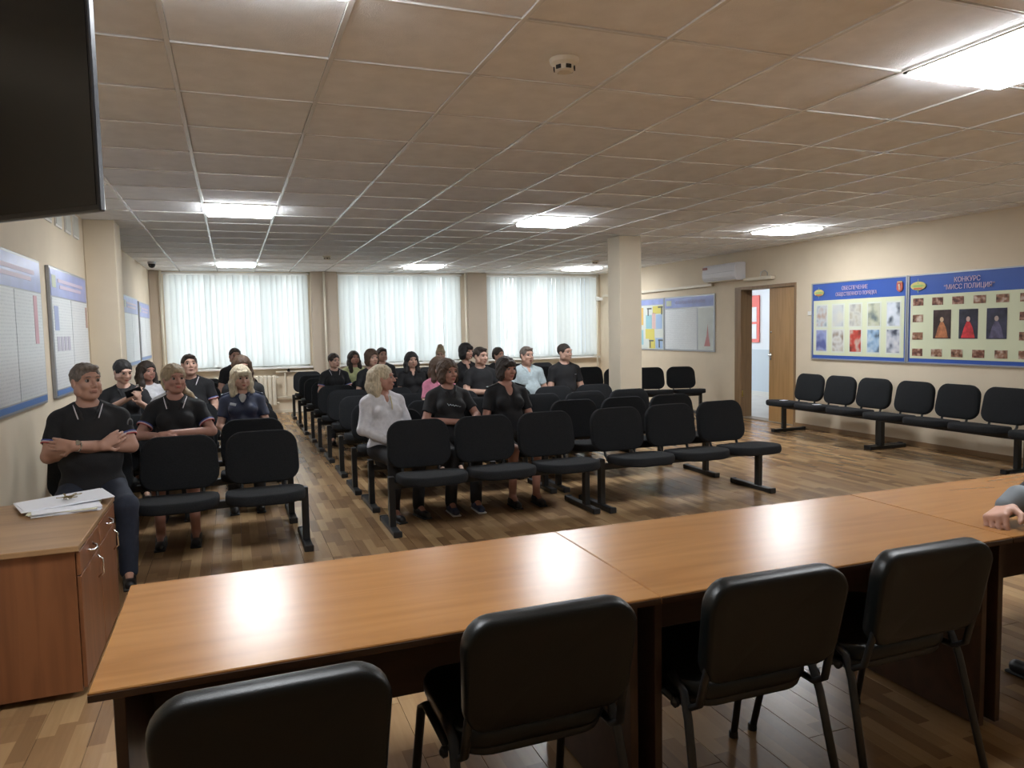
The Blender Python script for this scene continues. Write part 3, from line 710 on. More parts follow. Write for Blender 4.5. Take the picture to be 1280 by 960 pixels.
# ================================================================== radiator, pipes
def radiator(x0, n, lab):
    t = thing('radiator', lab, 'radiator', (x0, YB-.13, 0), 0, 'radiators under the windows')
    for k in range(n):
        bm = bmesh.new(); bx(bm, k*.08+.006, k*.08+.074, -.055, .055, .16, .74, bev=.02, seg=2); obj('fin', bm, M_cream, t, smooth=False)
    bm = bmesh.new(); tube(bm, [(-.03, 0, .70), (n*.08+.05, 0, .70)], .02, 8); tube(bm, [(-.03, 0, .20), (n*.08+.05, 0, .20)], .02, 8); obj('header_pipe', bm, M_cream, t)
    for k in (1, n-2): obj('bracket', box(k*.08+.03, k*.08+.05, -.03, .12, 0, .17), M_cream, t)
radiator(-.35, 14, 'cream ribbed radiator under the left window')
radiator(3.0, 12, 'cream ribbed radiator under the middle window, behind the audience')
radiator(6.0, 12, 'cream ribbed radiator under the right window, behind the audience')
t = thing('heating_pipe', 'cream heating pipes running along the wall under the windows', 'pipe', (0, YB-.05, 0))
for z in (.80, .30):
    bm = bmesh.new(); tube(bm, [(.78, 0, z), (5.9, 0, z)], .018, 8); obj('pipe', bm, M_cream, t, smooth=True)
for x in (.95, 1.45, 2.2):
    bm = bmesh.new(); tube(bm, [(x, 0, .30), (x, 0, .80)], .012, 8); obj('riser', bm, M_cream, t)
obj('valve', lathe(bmesh.new(), [(.03, 0), (.03, .03), (.012, .05), (.012, .08)], 12, (1.02, -.0, .80)), M_plastic, t)
for k, x in enumerate((-1.16, 1.74, 4.63, 7.72)):
    bm = bmesh.new(); tube(bm, [(x, YB-.20, 0), (x, YB-.20, ZC)], .02, 10)
    tag(obj('riser_pipe', bm, M_cream, smooth=True), ['vertical cream pipe in the far left corner by the window', 'vertical cream pipe between the left and middle windows', 'vertical cream pipe between the middle and right windows', 'vertical cream pipe right of the right window'][k], 'pipe', 'vertical heating pipes')
# ================================================================== PEOPLE: implicit surfaces -> one continuous mesh per body / garment
def _smin(a, b, k):
    if k <= 0: return np.minimum(a, b)
    h = np.clip(.5+.5*(b-a)/k, 0, 1); return b*(1-h)+a*h-k*h*(1-h)
class Sdf:
    """list of primitives: union / cut, evaluated on a sparse grid and meshed with surface nets"""
    def __init__(s): s.ops = []
    def cone(s, a, b, ra, rb, k=.02, cut=False): s.ops.append(('c', np.array(a, float), np.array(b, float), ra, rb, k, cut, None)); return s
    def ell(s, c, r, k=.02, cut=False, M=None):
        """ellipsoid; M is a 4x4 frame whose origin/axes the centre is given in"""
        s.ops.append(('e', np.array(c, float), np.array(r, float), 0, 0, k, cut, M)); return s
    def chain(s, pts, rs, k=.01):
        for i in range(len(pts)-1): s.cone(pts[i], pts[i+1], rs[i], rs[i+1], k)
        return s
    def mesh(s, name, h, noise=0., nf=60., smooth=1):
        lo = np.full(3, 1e9); hi = np.full(3, -1e9); bbs = []
        for kind, a, b, ra, rb, k, cut, M in s.ops:
            if kind == 'c': l = np.minimum(a-ra, b-rb); u = np.maximum(a+ra, b+rb)
            else:
                if M is None: l = a-b; u = a+b
                else:
                    Rr = np.abs(M[:3, :3]); c = M[:3, :3] @ a + M[:3, 3]; e = Rr @ b; l = c-e; u = c+e
            bbs.append((l, u))
            if not cut: lo = np.minimum(lo, l); hi = np.maximum(hi, u)
        lo -= 2.5*h; hi += 2.5*h
        n = np.ceil((hi-lo)/h).astype(int)+1
        F = np.full(n, .06, np.float32)
        ax = [lo[i]+h*np.arange(n[i]) for i in range(3)]
        for (kind, a, b, ra, rb, k, cut, M), (l, u) in zip(s.ops, bbs):
            mg = k+2*h+.004
            i0 = np.maximum(np.floor((l-mg-lo)/h).astype(int), 0); i1 = np.minimum(np.ceil((u+mg-lo)/h).astype(int)+1, n)
            if np.any(i1 <= i0): continue
            sl = tuple(slice(i0[q], i1[q]) for q in range(3))
            X = ax[0][sl[0]][:, None, None]; Y = ax[1][sl[1]][None, :, None]; Z = ax[2][sl[2]][None, None, :]
            if kind == 'c':
                d = b-a; L2 = max(float(d@d), 1e-9)
                t = np.clip(((X-a[0])*d[0]+(Y-a[1])*d[1]+(Z-a[2])*d[2])/L2, 0, 1)
                D = np.sqrt((X-a[0]-t*d[0])**2+(Y-a[1]-t*d[1])**2+(Z-a[2]-t*d[2])**2) - (ra+(rb-ra)*t)
            else:
                if M is not None:
                    R_ = M[:3, :3].T; o_ = M[:3, 3]; x, y, z = X-o_[0], Y-o_[1], Z-o_[2]
                    X, Y, Z = (R_[i, 0]*x+R_[i, 1]*y+R_[i, 2]*z for i in range(3))
                px, py, pz = (X-a[0])/b[0], (Y-a[1])/b[1], (Z-a[2])/b[2]
                k0 = np.sqrt(px**2+py**2+pz**2); k1 = np.sqrt((px/b[0])**2+(py/b[1])**2+(pz/b[2])**2)+1e-9
                D = k0*(k0-1)/k1
            cur = F[sl]
            if cut: F[sl] = -_smin(-cur, D, k)
            else: F[sl] = _smin(cur, D, k)
        if noise:
            X = ax[0][:, None, None]; Y = ax[1][None, :, None]; Z = ax[2][None, None, :]
            F = F + noise*(np.sin(nf*X+3*np.sin(nf*.45*Z))*np.sin(nf*.8*Y+1.3+2*np.sin(nf*.3*Z))+.6*np.sin(nf*.7*Z+4*np.sin(nf*.3*X)+2*np.sin(nf*.3*Y)))
        Sg = F < 0
        # surface nets
        c = [Sg[dx:n[0]-1+dx, dy:n[1]-1+dy, dz:n[2]-1+dz] for dx in (0, 1) for dy in (0, 1) for dz in (0, 1)]
        a_ = c[0].copy(); o_ = c[0].copy()
        for q in c[1:]: a_ &= q; o_ |= q
        act = o_ & ~a_
        I, J, K = np.nonzero(act)
        vid = np.full(act.shape, -1, np.int32); vid[I, J, K] = np.arange(len(I))
        acc = np.zeros((len(I), 3)); cnt = np.zeros(len(I))
        for axis in range(3):
            for p in (0, 1):
                for q in (0, 1):
                    o0 = [0, 0, 0]; ot = [x for x in range(3) if x != axis]; o0[ot[0]] = p; o0[ot[1]] = q; o1 = list(o0); o1[axis] = 1
                    f0 = F[I+o0[0], J+o0[1], K+o0[2]]; f1 = F[I+o1[0], J+o1[1], K+o1[2]]
                    m = (f0 < 0) != (f1 < 0); t = np.where(m, f0/np.where(f0-f1 == 0, 1, f0-f1), 0)
                    pt = np.zeros((len(I), 3)); pt[:, ot[0]] = p; pt[:, ot[1]] = q; pt[:, axis] = t
                    acc += pt*m[:, None]; cnt += m
        V = lo + h*(np.stack([I, J, K], 1) + acc/np.maximum(cnt, 1)[:, None])
        quads = []
        for axis in range(3):
            u_, v_ = [(1, 2), (2, 0), (0, 1)][axis]
            s0 = [slice(1, n[q]-1) for q in range(3)]; s1 = list(s0); s0[axis] = slice(0, n[axis]-1); s1[axis] = slice(1, n[axis])
            A = Sg[tuple(s0)]; B = Sg[tuple(s1)]; m = A != B
            P = np.stack(np.nonzero(m), 1); P[:, u_] += 1; P[:, v_] += 1
            fl_ = A[m]
            def g(du, dv):
                Q = P.copy(); Q[:, u_] += du; Q[:, v_] += dv; return vid[Q[:, 0], Q[:, 1], Q[:, 2]]
            q4 = np.stack([g(-1, -1), g(0, -1), g(0, 0), g(-1, 0)], 1)
            q4[~fl_] = q4[~fl_][:, ::-1]
            quads.append(q4)
        Q = np.concatenate(quads); Q = Q[(Q >= 0).all(1)]
        for _ in range(smooth):
            sm = np.zeros_like(V); ct = np.zeros(len(V))
            for e in range(4):
                np.add.at(sm, Q[:, e], V[Q[:, (e+1) % 4]]); np.add.at(ct, Q[:, e], 1)
            V = .5*V+.5*sm/np.maximum(ct, 1)[:, None]
        me = bpy.data.meshes.new(name); me.vertices.add(len(V)); me.vertices.foreach_set('co', V.astype(np.float32).ravel())
        me.loops.add(Q.size); me.loops.foreach_set('vertex_index', Q.astype(np.int32).ravel())
        me.polygons.add(len(Q)); me.polygons.foreach_set('loop_start', np.arange(0, Q.size, 4, dtype=np.int32))
        try: me.polygons.foreach_set('loop_total', np.full(len(Q), 4, dtype=np.int32))
        except Exception: pass
        me.polygons.foreach_set('use_smooth', np.ones(len(Q), bool)); me.update(calc_edges=True); return me

# shared small face parts
def _ball(r, flat=(1, 1, 1), n=12):
    bm = bmesh.new(); bmesh.ops.create_uvsphere(bm, u_segments=n, v_segments=n//2+2, radius=r); bmesh.ops.transform(bm, matrix=Matrix.Diagonal((*flat, 1)), verts=bm.verts[:]); return bm
def _me(bm, nm):
    me = bpy.data.meshes.new(nm); bm.to_mesh(me); bm.free(); me.polygons.foreach_set('use_smooth', [True]*len(me.polygons)); return me
M_eye = mat('eye_white', (.30, .28, .26), .25); M_iris = mat('iris_dark', (.03, .02, .015), .15)
eb = _ball(.0125); 
eye_me = _me(eb, 'eye'); eye_me.materials.append(M_eye); eye_me.materials.append(M_iris)
for p in eye_me.polygons:
    if p.center.y < -.0095: p.material_index = 1
br = bmesh.new(); tube(br, [(-.017, 0, -.001), (-.006, -.004, .003), (.008, -.003, .002), (.018, .006, -.003)], [.0018, .0032, .003, .0012], 6); brow_me = _me(br, 'eyebrow')
mo = bmesh.new(); tube(mo, [(-.023, .010, .001), (-.012, .001, .003), (0, -.002, .0015), (.012, .001, .003), (.023, .010, .001)], [.0012, .0034, .0036, .0034, .0012], 6)
tube(mo, [(-.020, .009, -.002), (-.010, .0, -.005), (0, -.002, -.006), (.010, .0, -.005), (.020, .009, -.002)], [.001, .0038, .0045, .0038, .001], 6); mouth_me = _me(mo, 'mouth')
SKIN = {'a': (.47, .265, .195), 'b': (.53, .32, .24), 'c': (.43, .22, .165), 'd': (.56, .36, .28)}
HAIR = {'black': (.012, .010, .010), 'dark': (.030, .020, .015), 'brown': (.075, .042, .024), 'grey': (.16, .13, .11), 'blond': (.46, .36, .20), 'ash': (.34, .26, .16), 'pale': (.56, .48, .34), 'fair': (.20, .13, .08)}
def skin_mat(k): return mat('skin_'+k, SKIN[k], .5, noise=.06, nscale=14)
def hair_mat(k): return mat('hair_'+k, HAIR[k], .62, noise=.3, nscale=9, bump=.5, bscale=18, stretch=(9, 9, 1.2))
def cloth_mat(nm, col, rough=.85): return mat('cloth_'+nm, col, rough, noise=.12, nscale=30, bump=.15, bscale=120)
CL = {'black': (.010, .010, .012), 'navy': (.018, .026, .062), 'white': (.66, .66, .70), 'pink': (.62, .22, .32), 'lightblue': (.42, .50, .53), 'yellow': (.55, .58, .30), 'jeans': (.016, .022, .040), 'dark': (.016, .016, .018)}

def hand(sd, w, d, nrm, side, r=1.0, curl=.5, fine=True):
    """palm + four unequal bent fingers + thumb. w wrist, d direction, nrm palm normal (fingers curl towards it), side = +1/-1 thumb side"""
    w = Vector(w); d = Vector(d).normalized(); nrm = Vector(nrm); nrm = (nrm-d*nrm.dot(d)).normalized(); lat = d.cross(nrm)*side
    for u, k in ((-.028, .082), (-.010, .086), (.010, .086), (.027, .080)):
        sd.cone(w+lat*u*.5*r, w+d*k*r+lat*u*r, .0155*r, .0125*r, .012)
    for u, L_, k in ((-.031, .056, .080), (-.0105, .070, .086), (.0105, .076, .088), (.031, .066, .082)):
        p = w+d*k*r+lat*u*r; dd = d.copy(); pts = [p]
        for seg in (.45, .32, .23):
            ang = curl*(.8 if seg == .45 else 1.0)
            dd = (dd*math.cos(ang)+nrm*math.sin(ang)*1.0).normalized(); nv = nrm
            p = p+dd*L_*seg*r*1.1; pts.append(p)
            nrm2 = (nrm*math.cos(ang)-d*math.sin(ang)); 
        rs = [.0098*r, .0090*r, .0082*r, .0070*r]
        for i in range(3): sd.cone(pts[i], pts[i+1], rs[i], rs[i+1], .004)
    p = w+d*.022*r+lat*.030*r; q = p+(d*.55+lat*.65+nrm*.35).normalized()*.042*r; q2 = q+(d*.85+lat*.1+nrm*.4).normalized()*.030*r
    sd.cone(w+lat*.012*r, p, .017*r, .014*r, .01); sd.cone(p, q, .0135*r, .0105*r, .006); sd.cone(q, q2, .0105*r, .0085*r, .004)

def person(label, x, y, ztop, style='short', hair='brown', top='black', bottom='dark', pose='lap', yaw=0, pitch=0, tilt=0, body=0, skin='a', female=False, wide=1., h=.009, sleeve='short', neck='round',
           trim=None, extras=(), lean=0., legs='trousers', shoe='black', feet=(0, 0), cross_legs=False, hy=0., fat=0.):
    root = thing('person', label, 'person', (x, y, 0), math.radians(body), 'seated audience')
    s = (ztop-.45)/.88
    hs = 1.0 if not female else .95
    hs *= (1+s)/2
    def P(a, b, c): return (a*s*wide if abs(a) < 9 else a, (b-lean*max(0, c-.5))*s, .45+(c-.45)*s if c > .45 else c)
    V3 = lambda p: Vector(p)
    w = .92 if female else 1.
    sh = .150*w
    # joints
    HC = V3(P(0, .012-hy, 0))*1.0; HC.z = ztop-.115*hs
    M = np.array(T(*HC) @ rot('Z', yaw) @ rot('Y', tilt) @ rot('X', pitch)); Mh = M.copy(); Mb = Matrix(M.tolist())
    def E(sd, c, r, k=.012, cut=False): sd.ell(np.array(c)*hs, np.array(r)*hs, k, cut, Mh)
    hpt = lambda *c: np.array(Mb @ Vector([q*hs for q in c]))
    # -------- arms
    Sl = {1: P(sh*1.05, .045, .985), -1: P(-sh*1.05, .045, .985)}
    if pose == 'lap': El = {i: P(i*.205, -.01, .745) for i in (1, -1)}; Wr = {i: P(i*.065, -.215, .66+.012*i) for i in (1, -1)}; Hd = {i: (-i*.8, -.55, -.15) for i in (1, -1)}; Nm = {i: (0, .3, -1) for i in (1, -1)}
    elif pose == 'thigh': El = {i: P(i*.215, .0, .745) for i in (1, -1)}; Wr = {i: P(i*.14, -.23, .65) for i in (1, -1)}; Hd = {i: (-i*.25, -.9, -.2) for i in (1, -1)}; Nm = {i: (0, 0, -1) for i in (1, -1)}
    elif pose == 'crossed':
        El = {-1: P(-.212, -.030, .775), 1: P(.212, -.035, .80)}
        Wr = {-1: P(.060, -.190, .835), 1: P(-.075, -.245, .855)}
        Hd = {-1: (.80, .20, .42), 1: (-.85, .28, .12)}; Nm = {-1: (.2, .9, 0), 1: (-.2, .9, 0)}
    elif pose == 'rest':   # forearms folded on the chair back in front
        El = {i: P(i*.235, -.07, .80) for i in (1, -1)}; Wr = {1: P(-.02, -.265, .825), -1: P(-.09, -.25, .805)}; Hd = {1: (-.9, -.25, -.05), -1: (.8, -.3, .1)}; Nm = {1: (0, .4, -1), -1: (0, 0, -1)}
    elif pose == 'phone':
        El = {-1: P(-.245, -.03, .80), 1: P(.235, -.05, .80)}; Wr = {-1: P(.035, -.27, .985), 1: P(.10, -.28, .93)}; Hd = {-1: (.55, -.35, .55), 1: (-.1, -.4, .9)}; Nm = {-1: (.3, .8, .2), 1: (-.6, .5, .2)}
    elif pose == 'side':   # one forearm across, hand on the wrist, both to the person's left
        El = {-1: P(-.225, -.03, .77), 1: P(.24, -.03, .80)}; Wr = {-1: P(.10, -.235, .76), 1: P(.15, -.25, .79)}; Hd = {-1: (.9, -.25, .12), 1: (-.75, -.35, -.3)}; Nm = {-1: (0, 0, -1), 1: (0, .2, -1)}
    elif pose == 'table':
        El = {1: P(.245, -.33, .90), -1: P(-.23, -.20, .82)}; Wr = {1: P(.43, -.375, .80), -1: P(-.05, -.34, .79)}; Hd = {1: (.9, .22, -.22), -1: (.9, -.1, 0)}; Nm = {1: (0, .3, -1), -1: (0, .3, -1)}
    aw = .93 if female else 1.06
    b = Sdf()
    # torso core
    b.ell(P(0, -.01, .58), (.15*s, .10*s, .12*s), .03); b.ell(P(0, .0, .75), (.13*s, .10*s, .16*s), .04); b.ell(P(0, .025, .92), (.15*s*w, .105*s, .15*s), .04)
    b.cone(P(-sh*.8, .045, .985), P(sh*.8, .045, .985), .05*s, .05*s, .04)
    nb = P(0, .05, 1.03); b.cone(nb, hpt(0, .028, -.055), (.060 if not female else .050)*s, (.054 if not female else .045)*hs, .03)
    for i in (1, -1):
        b.cone(P(0, .055, 1.075), Sl[i], .040*s, .045*s, .03)
        b.cone(Sl[i], El[i], .050*s*aw, .040*s*aw, .02); b.cone(El[i], Wr[i], .041*s*aw, .027*s*aw, .012)
        hand(b, Wr[i], Hd[i], Nm[i], i if pose not in ('crossed',) else i, s*(.92 if female else (1.15 if pose == 'table' else 1.0)), .42 if pose not in ('phone', 'table') else (.75 if pose == 'phone' else 1.25))
    # legs
    KN = {i: (i*(.105+feet[0])*s*wide, -.435*s, .50) for i in (1, -1)}; AN = {i: (i*(.11+feet[0]*.8)*s*wide, -.40*s+feet[1]-.0, .085) for i in (1, -1)}
    if cross_legs: KN[-1] = (.02, -.47*s, .56); AN[-1] = (.20, -.62*s, .22)
    bare = legs == 'skirt'
    for i in (1, -1):
        b.cone(P(i*.085, -.02, .535), KN[i], .070*s if bare else .055*s, .050*s if bare else .042*s, .03)
        b.cone(KN[i], AN[i], .052*s if bare else .040*s, .032*s, .02)
        b.cone(AN[i], (AN[i][0], AN[i][1]-.10, AN[i][2]-.045), .030, .022, .015)
    # head
    E(b, (0, .016, .030), (.077, .096, .084), .0); E(b, (0, -.022, -.022), (.064, .068, .086)); E(b, (0, -.034, -.066), (.049, .046, .044)); E(b, (0, -.070, -.094), (.020, .018, .016))
    for i in (1, -1):
        E(b, (i*.036, -.058, -.026), (.026, .028, .024), .012)
        E(b, (i*.066, -.01, -.055), (.016, .034, .034), .02)
        E(b, (i*.079, .010, -.006), (.009, .020, .031), .006)
    b.cone(hpt(-.034, -.078, .030), hpt(.034, -.078, .030), .015*hs, .015*hs, .012)
    for i in (1, -1): E(b, (i*.031, -.106, .008), (.019, .022, .013), .010, True)
    b.cone(hpt(0, -.086, .014), hpt(0, -.110, -.026), .0075*hs, .0125*hs, .008)
    for i in (1, -1): b.cone(hpt(i*.010, -.092, -.032), hpt(i*.012, -.096, -.030), .0085*hs, .0085*hs, .006)
    b.cone(hpt(-.012, -.086, -.060), hpt(.012, -.086, -.060), .012*hs, .012*hs, .010)
    if fat: E(b, (0, -.035, -.088), (.050, .046, .030), .02)
    sk = skin_mat(skin)
    bo = obj('body', b.mesh('body', h), sk, root)
    for i in (1, -1):
        e = bpy.data.objects.new('eye', eye_me); link(e, bo); e.matrix_local = Mb @ T(i*.031*hs, -.0765*hs, .008*hs) @ Matrix.Scale(hs, 4)
        q = bpy.data.objects.new('eyebrow', brow_me.copy()); q.data.materials.append(hair_mat(hair if hair not in ('blond', 'pale', 'ash') else 'fair')); link(q, bo); q.matrix_local = Mb @ T(i*.031*hs, -.0945*hs, .030*hs) @ Matrix.Diagonal((i*hs, hs, hs, 1))
    q = bpy.data.objects.new('mouth', mouth_me.copy()); q.data.materials.append(mat('lips_f' if female else 'lips_m', (.40, .11, .09) if female else (.36, .16, .12), .45)); link(q, bo); q.matrix_local = Mb @ T(0, -.0975*hs, -.060*hs) @ Matrix.Scale(hs, 4)
    # -------- shirt
    g = .011
    t = Sdf()
    t.ell(P(0, -.01, .58), ((.165+fat*.6)*s, (.125+fat)*s, .12*s), .03); t.ell(P(0, -.01-fat*.4, .74), ((.150+fat*.9)*s, (.122+fat)*s, .17*s), .05); t.ell(P(0, .018, .92), (.166*s*w, .125*s, .15*s), .05)
    if female:
        for i in (1, -1): t.ell(P(i*.068, -.085, .90), (.064*s, .055*s, .062*s), .035)
    t.cone(P(-sh*.8, .045, .985), P(sh*.8, .045, .985), .062*s, .062*s, .04)
    cut_len = {'short': .62, 'half': .8, 'long': 1.}[sleeve]
    for i in (1, -1):
        t.cone(P(i*.01, .055, 1.078), Sl[i], .050*s, .056*s, .03)
        Sp, Ep = Vector(Sl[i]), Vector(El[i]); Ee = Sp.lerp(Ep, cut_len if sleeve != 'long' else 1)
        t.cone(Sp, Ee, .058*s, (.056 if sleeve != 'long' else .052)*s, .025)
        if sleeve == 'long':
            Wp = Vector(Wr[i]); t.cone(Ep, Ep.lerp(Wp, .92), .054*s, .036*s, .02)
        else:
            d = (Ep-Sp).normalized(); c = Ee+d*.052*s
            t.ell(tuple(c), (.062*s,)*3, .004, True)
            # keep: the cut hollows the round sleeve end so the arm leaves it cleanly
    nd = .055
    t.cone(P(0, .045, 1.07), hpt(0, .02, -.06), .062*s, .075*s, .01, True)
    if neck == 'v': t.cone(P(0, -.10, .96), P(0, -.06, 1.09), .010*s, .055*s, .012, True)
    elif neck == 'polo': t.cone(P(0, -.10, 1.0), P(0, -.06, 1.08), .006*s, .035*s, .01, True)
    elif neck == 'deep': t.cone(P(0, -.12, .93), P(0, -.06, 1.08), .012*s, .062*s, .012, True)
    tm_ = cloth_mat(top, CL[top]) if top != 'navy' else cloth_mat('navy', CL['navy'], .5)
    so = obj('shirt', t.mesh('shirt', max(h, .0075), noise=.0022, nf=38), tm_, root)
    if neck in ('polo', 'shirt', 'v') and trim != 'none':
        for i in (1, -1):
            c = Sdf(); c.chain([P(0, .112, 1.085), P(i*.058, .072, 1.088), P(i*.066, .01, 1.070), P(i*.044, -.062, 1.030), P(i*.030, -.092, .990)], [.010*s, .011*s, .011*s, .012*s, .007*s], .006)
            co = obj('collar', c.mesh('collar', min(h, .006)), tm_, root)
            if trim in ('stripe',):
                bm = bmesh.new(); tube(bm, [P(i*.076, .02, 1.078), P(i*.066, -.050, 1.045), P(i*.052, -.096, .998)], .0038, 6, flat=1.); st = obj('collar_stripe', bm, mat('stripe_white', (.62, .58, .62), .6), co); st['label'] = 'white collar stripe'
    if trim == 'stripe' and sleeve != 'long':
        for i in (1, -1):
            Sp, Ep = Vector(Sl[i]), Vector(El[i]); d = (Ep-Sp).normalized(); Ee = Sp.lerp(Ep, cut_len)+d*.004
            up = d.cross(Vector((0, 1, 0))).normalized(); lt = d.cross(up)
            for off, col, nm in ((0, (.62, .60, .66), 'stripe_white'), (-.009, (.06, .09, .35), 'stripe_blue'), (.008, (.50, .10, .10), 'stripe_red')):
                bm = bmesh.new(); rr = .0575*s
                tube(bm, [Ee+d*off+up*math.cos(a)*rr+lt*math.sin(a)*rr for a in [2*PI*k/20 for k in range(21)]], .0042, 5, cap=False); st = obj('sleeve_stripe', bm, mat(nm, col, .6), so); st['label'] = nm.split('_')[1]+' sleeve stripe'
    # -------- trousers or skirt
    if legs == 'skirt':
        t = Sdf(); t.ell(P(0, -.02, .56), (.175*s, .14*s, .115*s), .03)
        for i in (1, -1): t.cone(P(i*.085, -.02, .535), Vector(KN[i])+Vector((0, .05, 0)), .092*s, .072*s, .06)
        obj('skirt', t.mesh('skirt', .012, noise=.002), cloth_mat(bottom, CL[bottom]), root)
    else:
        t = Sdf(); t.ell(P(0, -.02, .555), (.172*s+fat*.4, .135*s, .115*s), .03)
        for i in (1, -1):
            t.cone(P(i*.09, -.02, .535), KN[i], .088*s*(1.1 if not female else 1.), .066*s, .03)
            A = Vector(AN[i]); K_ = Vector(KN[i]); e_ = K_.lerp(A, 1.0 if legs == 'trousers' else .8); t.cone(K_, e_, .066*s, .052*s, .02)
        obj('trousers', t.mesh('trousers', .011, noise=.0025, nf=30), cloth_mat(bottom, CL[bottom]), root)
    # -------- shoes
    for i in (1, -1):
        a = AN[i]; z = a[2]-.085
        t = Sdf(); t.cone((a[0], a[1]+.02, .035+z), (a[0], a[1]-.14, .030+z), .036, .032, .02); t.cone((a[0], a[1]+.01, .055+z), (a[0], a[1]-.04, .05+z), .040, .034, .02); t.ell((a[0], a[1]-.05, -.02+z), (.08, .2, .02), .004, True)
        so2 = obj('shoe', t.mesh('shoe', .009), mat('shoe_'+shoe, {'black': (.012, .012, .013), 'blue': (.03, .045, .10), 'beige': (.35, .25, .18)}[shoe], .4), root)
        obj('sole', box(a[0]-.038, a[0]+.038, a[1]-.172, a[1]+.055, 0+z+.001, .014+z, bev=.005), mat('sole_'+('white' if shoe == 'blue' else 'dark'), (.6, .6, .6) if shoe == 'blue' else (.02, .02, .02), .6), so2)
    # -------- hair
    k = Sdf(); up_ = .0
    def H(c, r, kk=.02, cut=False): E(k, c, r, kk, cut)
    thick = {'crop': .004, 'short': .006, 'bun': .008, 'bob': .016, 'long': .016, 'topbun': .010, 'tied': .012, 'cap': .018, 'curly': .02}[style]
    H((0, .020, .036), (.078+thick, .097+thick, .084+thick), 0.)
    if style in ('crop', 'short', 'cap'):
        H((0, -.085, -.040), (.085, .085, .102), .008, True)
        H((0, -.03, -.11), (.13, .12, .10), .01, True)
        for i in (1, -1): H((i*.092, .0, -.02), (.03, .045, .045), .008, True)
        H((0, .12, -.14), (.12, .09, .08), .01, True)
        if style == 'short': H((0, -.055, .088), (.058, .040, .020), .015)
        if style == 'cap': H((0, -.03, .07), (.085, .075, .05), .02); H((0, .08, -.03), (.07, .05, .08), .03)
    else:
        H((0, -.098, -.040), (.068 if style not in ('bob', 'long') else .058, .080, .098 if style != 'bob' else .088), .008, True)
        H((0, -.02, -.16), (.12, .13, .10), .01, True)
        if style == 'bun': H((0, .118, .02), (.042, .035, .042), .01)
        if style == 'topbun': H((0, .03, .150), (.055, .050, .045), .02); H((0, .03, .115), (.065, .06, .03), .02)
        if style == 'tied': H((0, .095, -.02), (.06, .05, .07), .03)
        if style in ('bob', 'curly'):
            for i in (1, -1): H((i*.072, .0, -.035), (.028, .060, .080), .02)
            H((0, .070, -.045), (.080, .050, .085), .03)
            if style == 'bob' : H((0, -.078, .056), (.060, .024, .032), .015)
        if style == 'long':
            for i in (1, -1):
                k.chain([hpt(i*.070, .01, .03), hpt(i*.082, -.005, -.06), hpt(i*.085, -.02, -.15), hpt(i*.085, -.035, -.23)], [.030*hs, .030*hs, .032*hs, .014*hs], .03)
                k.chain([hpt(i*.04, .08, .03), hpt(i*.055, .095, -.08), hpt(i*.06, .10, -.20)], [.05*hs, .045*hs, .025*hs], .03)
            if 'bangs' in extras: H((0, -.080, .052), (.062, .022, .034), .015)
    hm = hair_mat(hair)
    ho = obj('hair', k.mesh('hair', max(min(h, .008), .0055), noise=.0028, nf=150, smooth=1), hm, root)
    if 'ponytail' in extras:
        c = Sdf(); c.chain([hpt(.03, .09, -.03), hpt(.08, .07, -.09), hpt(.115, .0, -.14), hpt(.15, -.05, -.19)], [.035, .032, .026, .012], .02); obj('ponytail', c.mesh('ponytail', .007, noise=.002, nf=150), hm, ho)
    if 'backhair' in extras:
        c = Sdf(); c.chain([hpt(0, .075, .02), hpt(0, .10, -.08), hpt(0, .105, -.17)], [.075, .062, .030], .03); c.chain([hpt(-.05, .05, .0), hpt(-.06, .06, -.10), hpt(-.06, .05, -.18)], [.045, .045, .02], .03); obj('hair_fall', c.mesh('hair_fall', .007, noise=.002, nf=150), hm, ho)
    if 'sidebraid' in extras:
        c = Sdf(); c.chain([hpt(-.06, .03, -.03), hpt(-.085, -.01, -.10), hpt(-.085, -.05, -.22), hpt(-.08, -.06, -.30)], [.030, .034, .028, .010], .02); obj('ponytail', c.mesh('ponytail', .008, noise=.002, nf=150), hm, ho)
    # -------- extras
    if 'watch' in extras:
        Wp, Ep = Vector(Wr[1]), Vector(El[1]); d = (Ep-Wp).normalized(); c = Wp+d*.025; up2 = d.cross(Vector((0, 1, 0))).normalized(); lt = d.cross(up2)
        bm = bmesh.new(); rr = .031*s; tube(bm, [c+up2*math.cos(a)*rr+lt*math.sin(a)*rr for a in [2*PI*q/20 for q in range(21)]], .006, 6, cap=False); wa = obj('wristwatch', bm, M_chrome, root)
        bm = bmesh.new(); lathe(bm, [(.016, 0), (.016, .007)], 14); z_ = Vector((0, -.8, .6)).normalized(); bmesh.ops.transform(bm, matrix=Matrix.Translation(c+z_*(rr+.001)) @ z_.to_track_quat('Z', 'Y').to_matrix().to_4x4(), verts=bm.verts[:]); obj('watch_face', bm, M_chrome, wa)
    if 'cuff' in extras:
        Wp, Ep = Vector(Wr[1]), Vector(El[1]); c = Sdf(); c.cone(Wp.lerp(Ep, .02), Wp.lerp(Ep, .28), .042*s, .054*s, .01); obj('cuff', c.mesh('cuff', .007), mat('cuff_grey', (.16, .18, .20), .7), root)
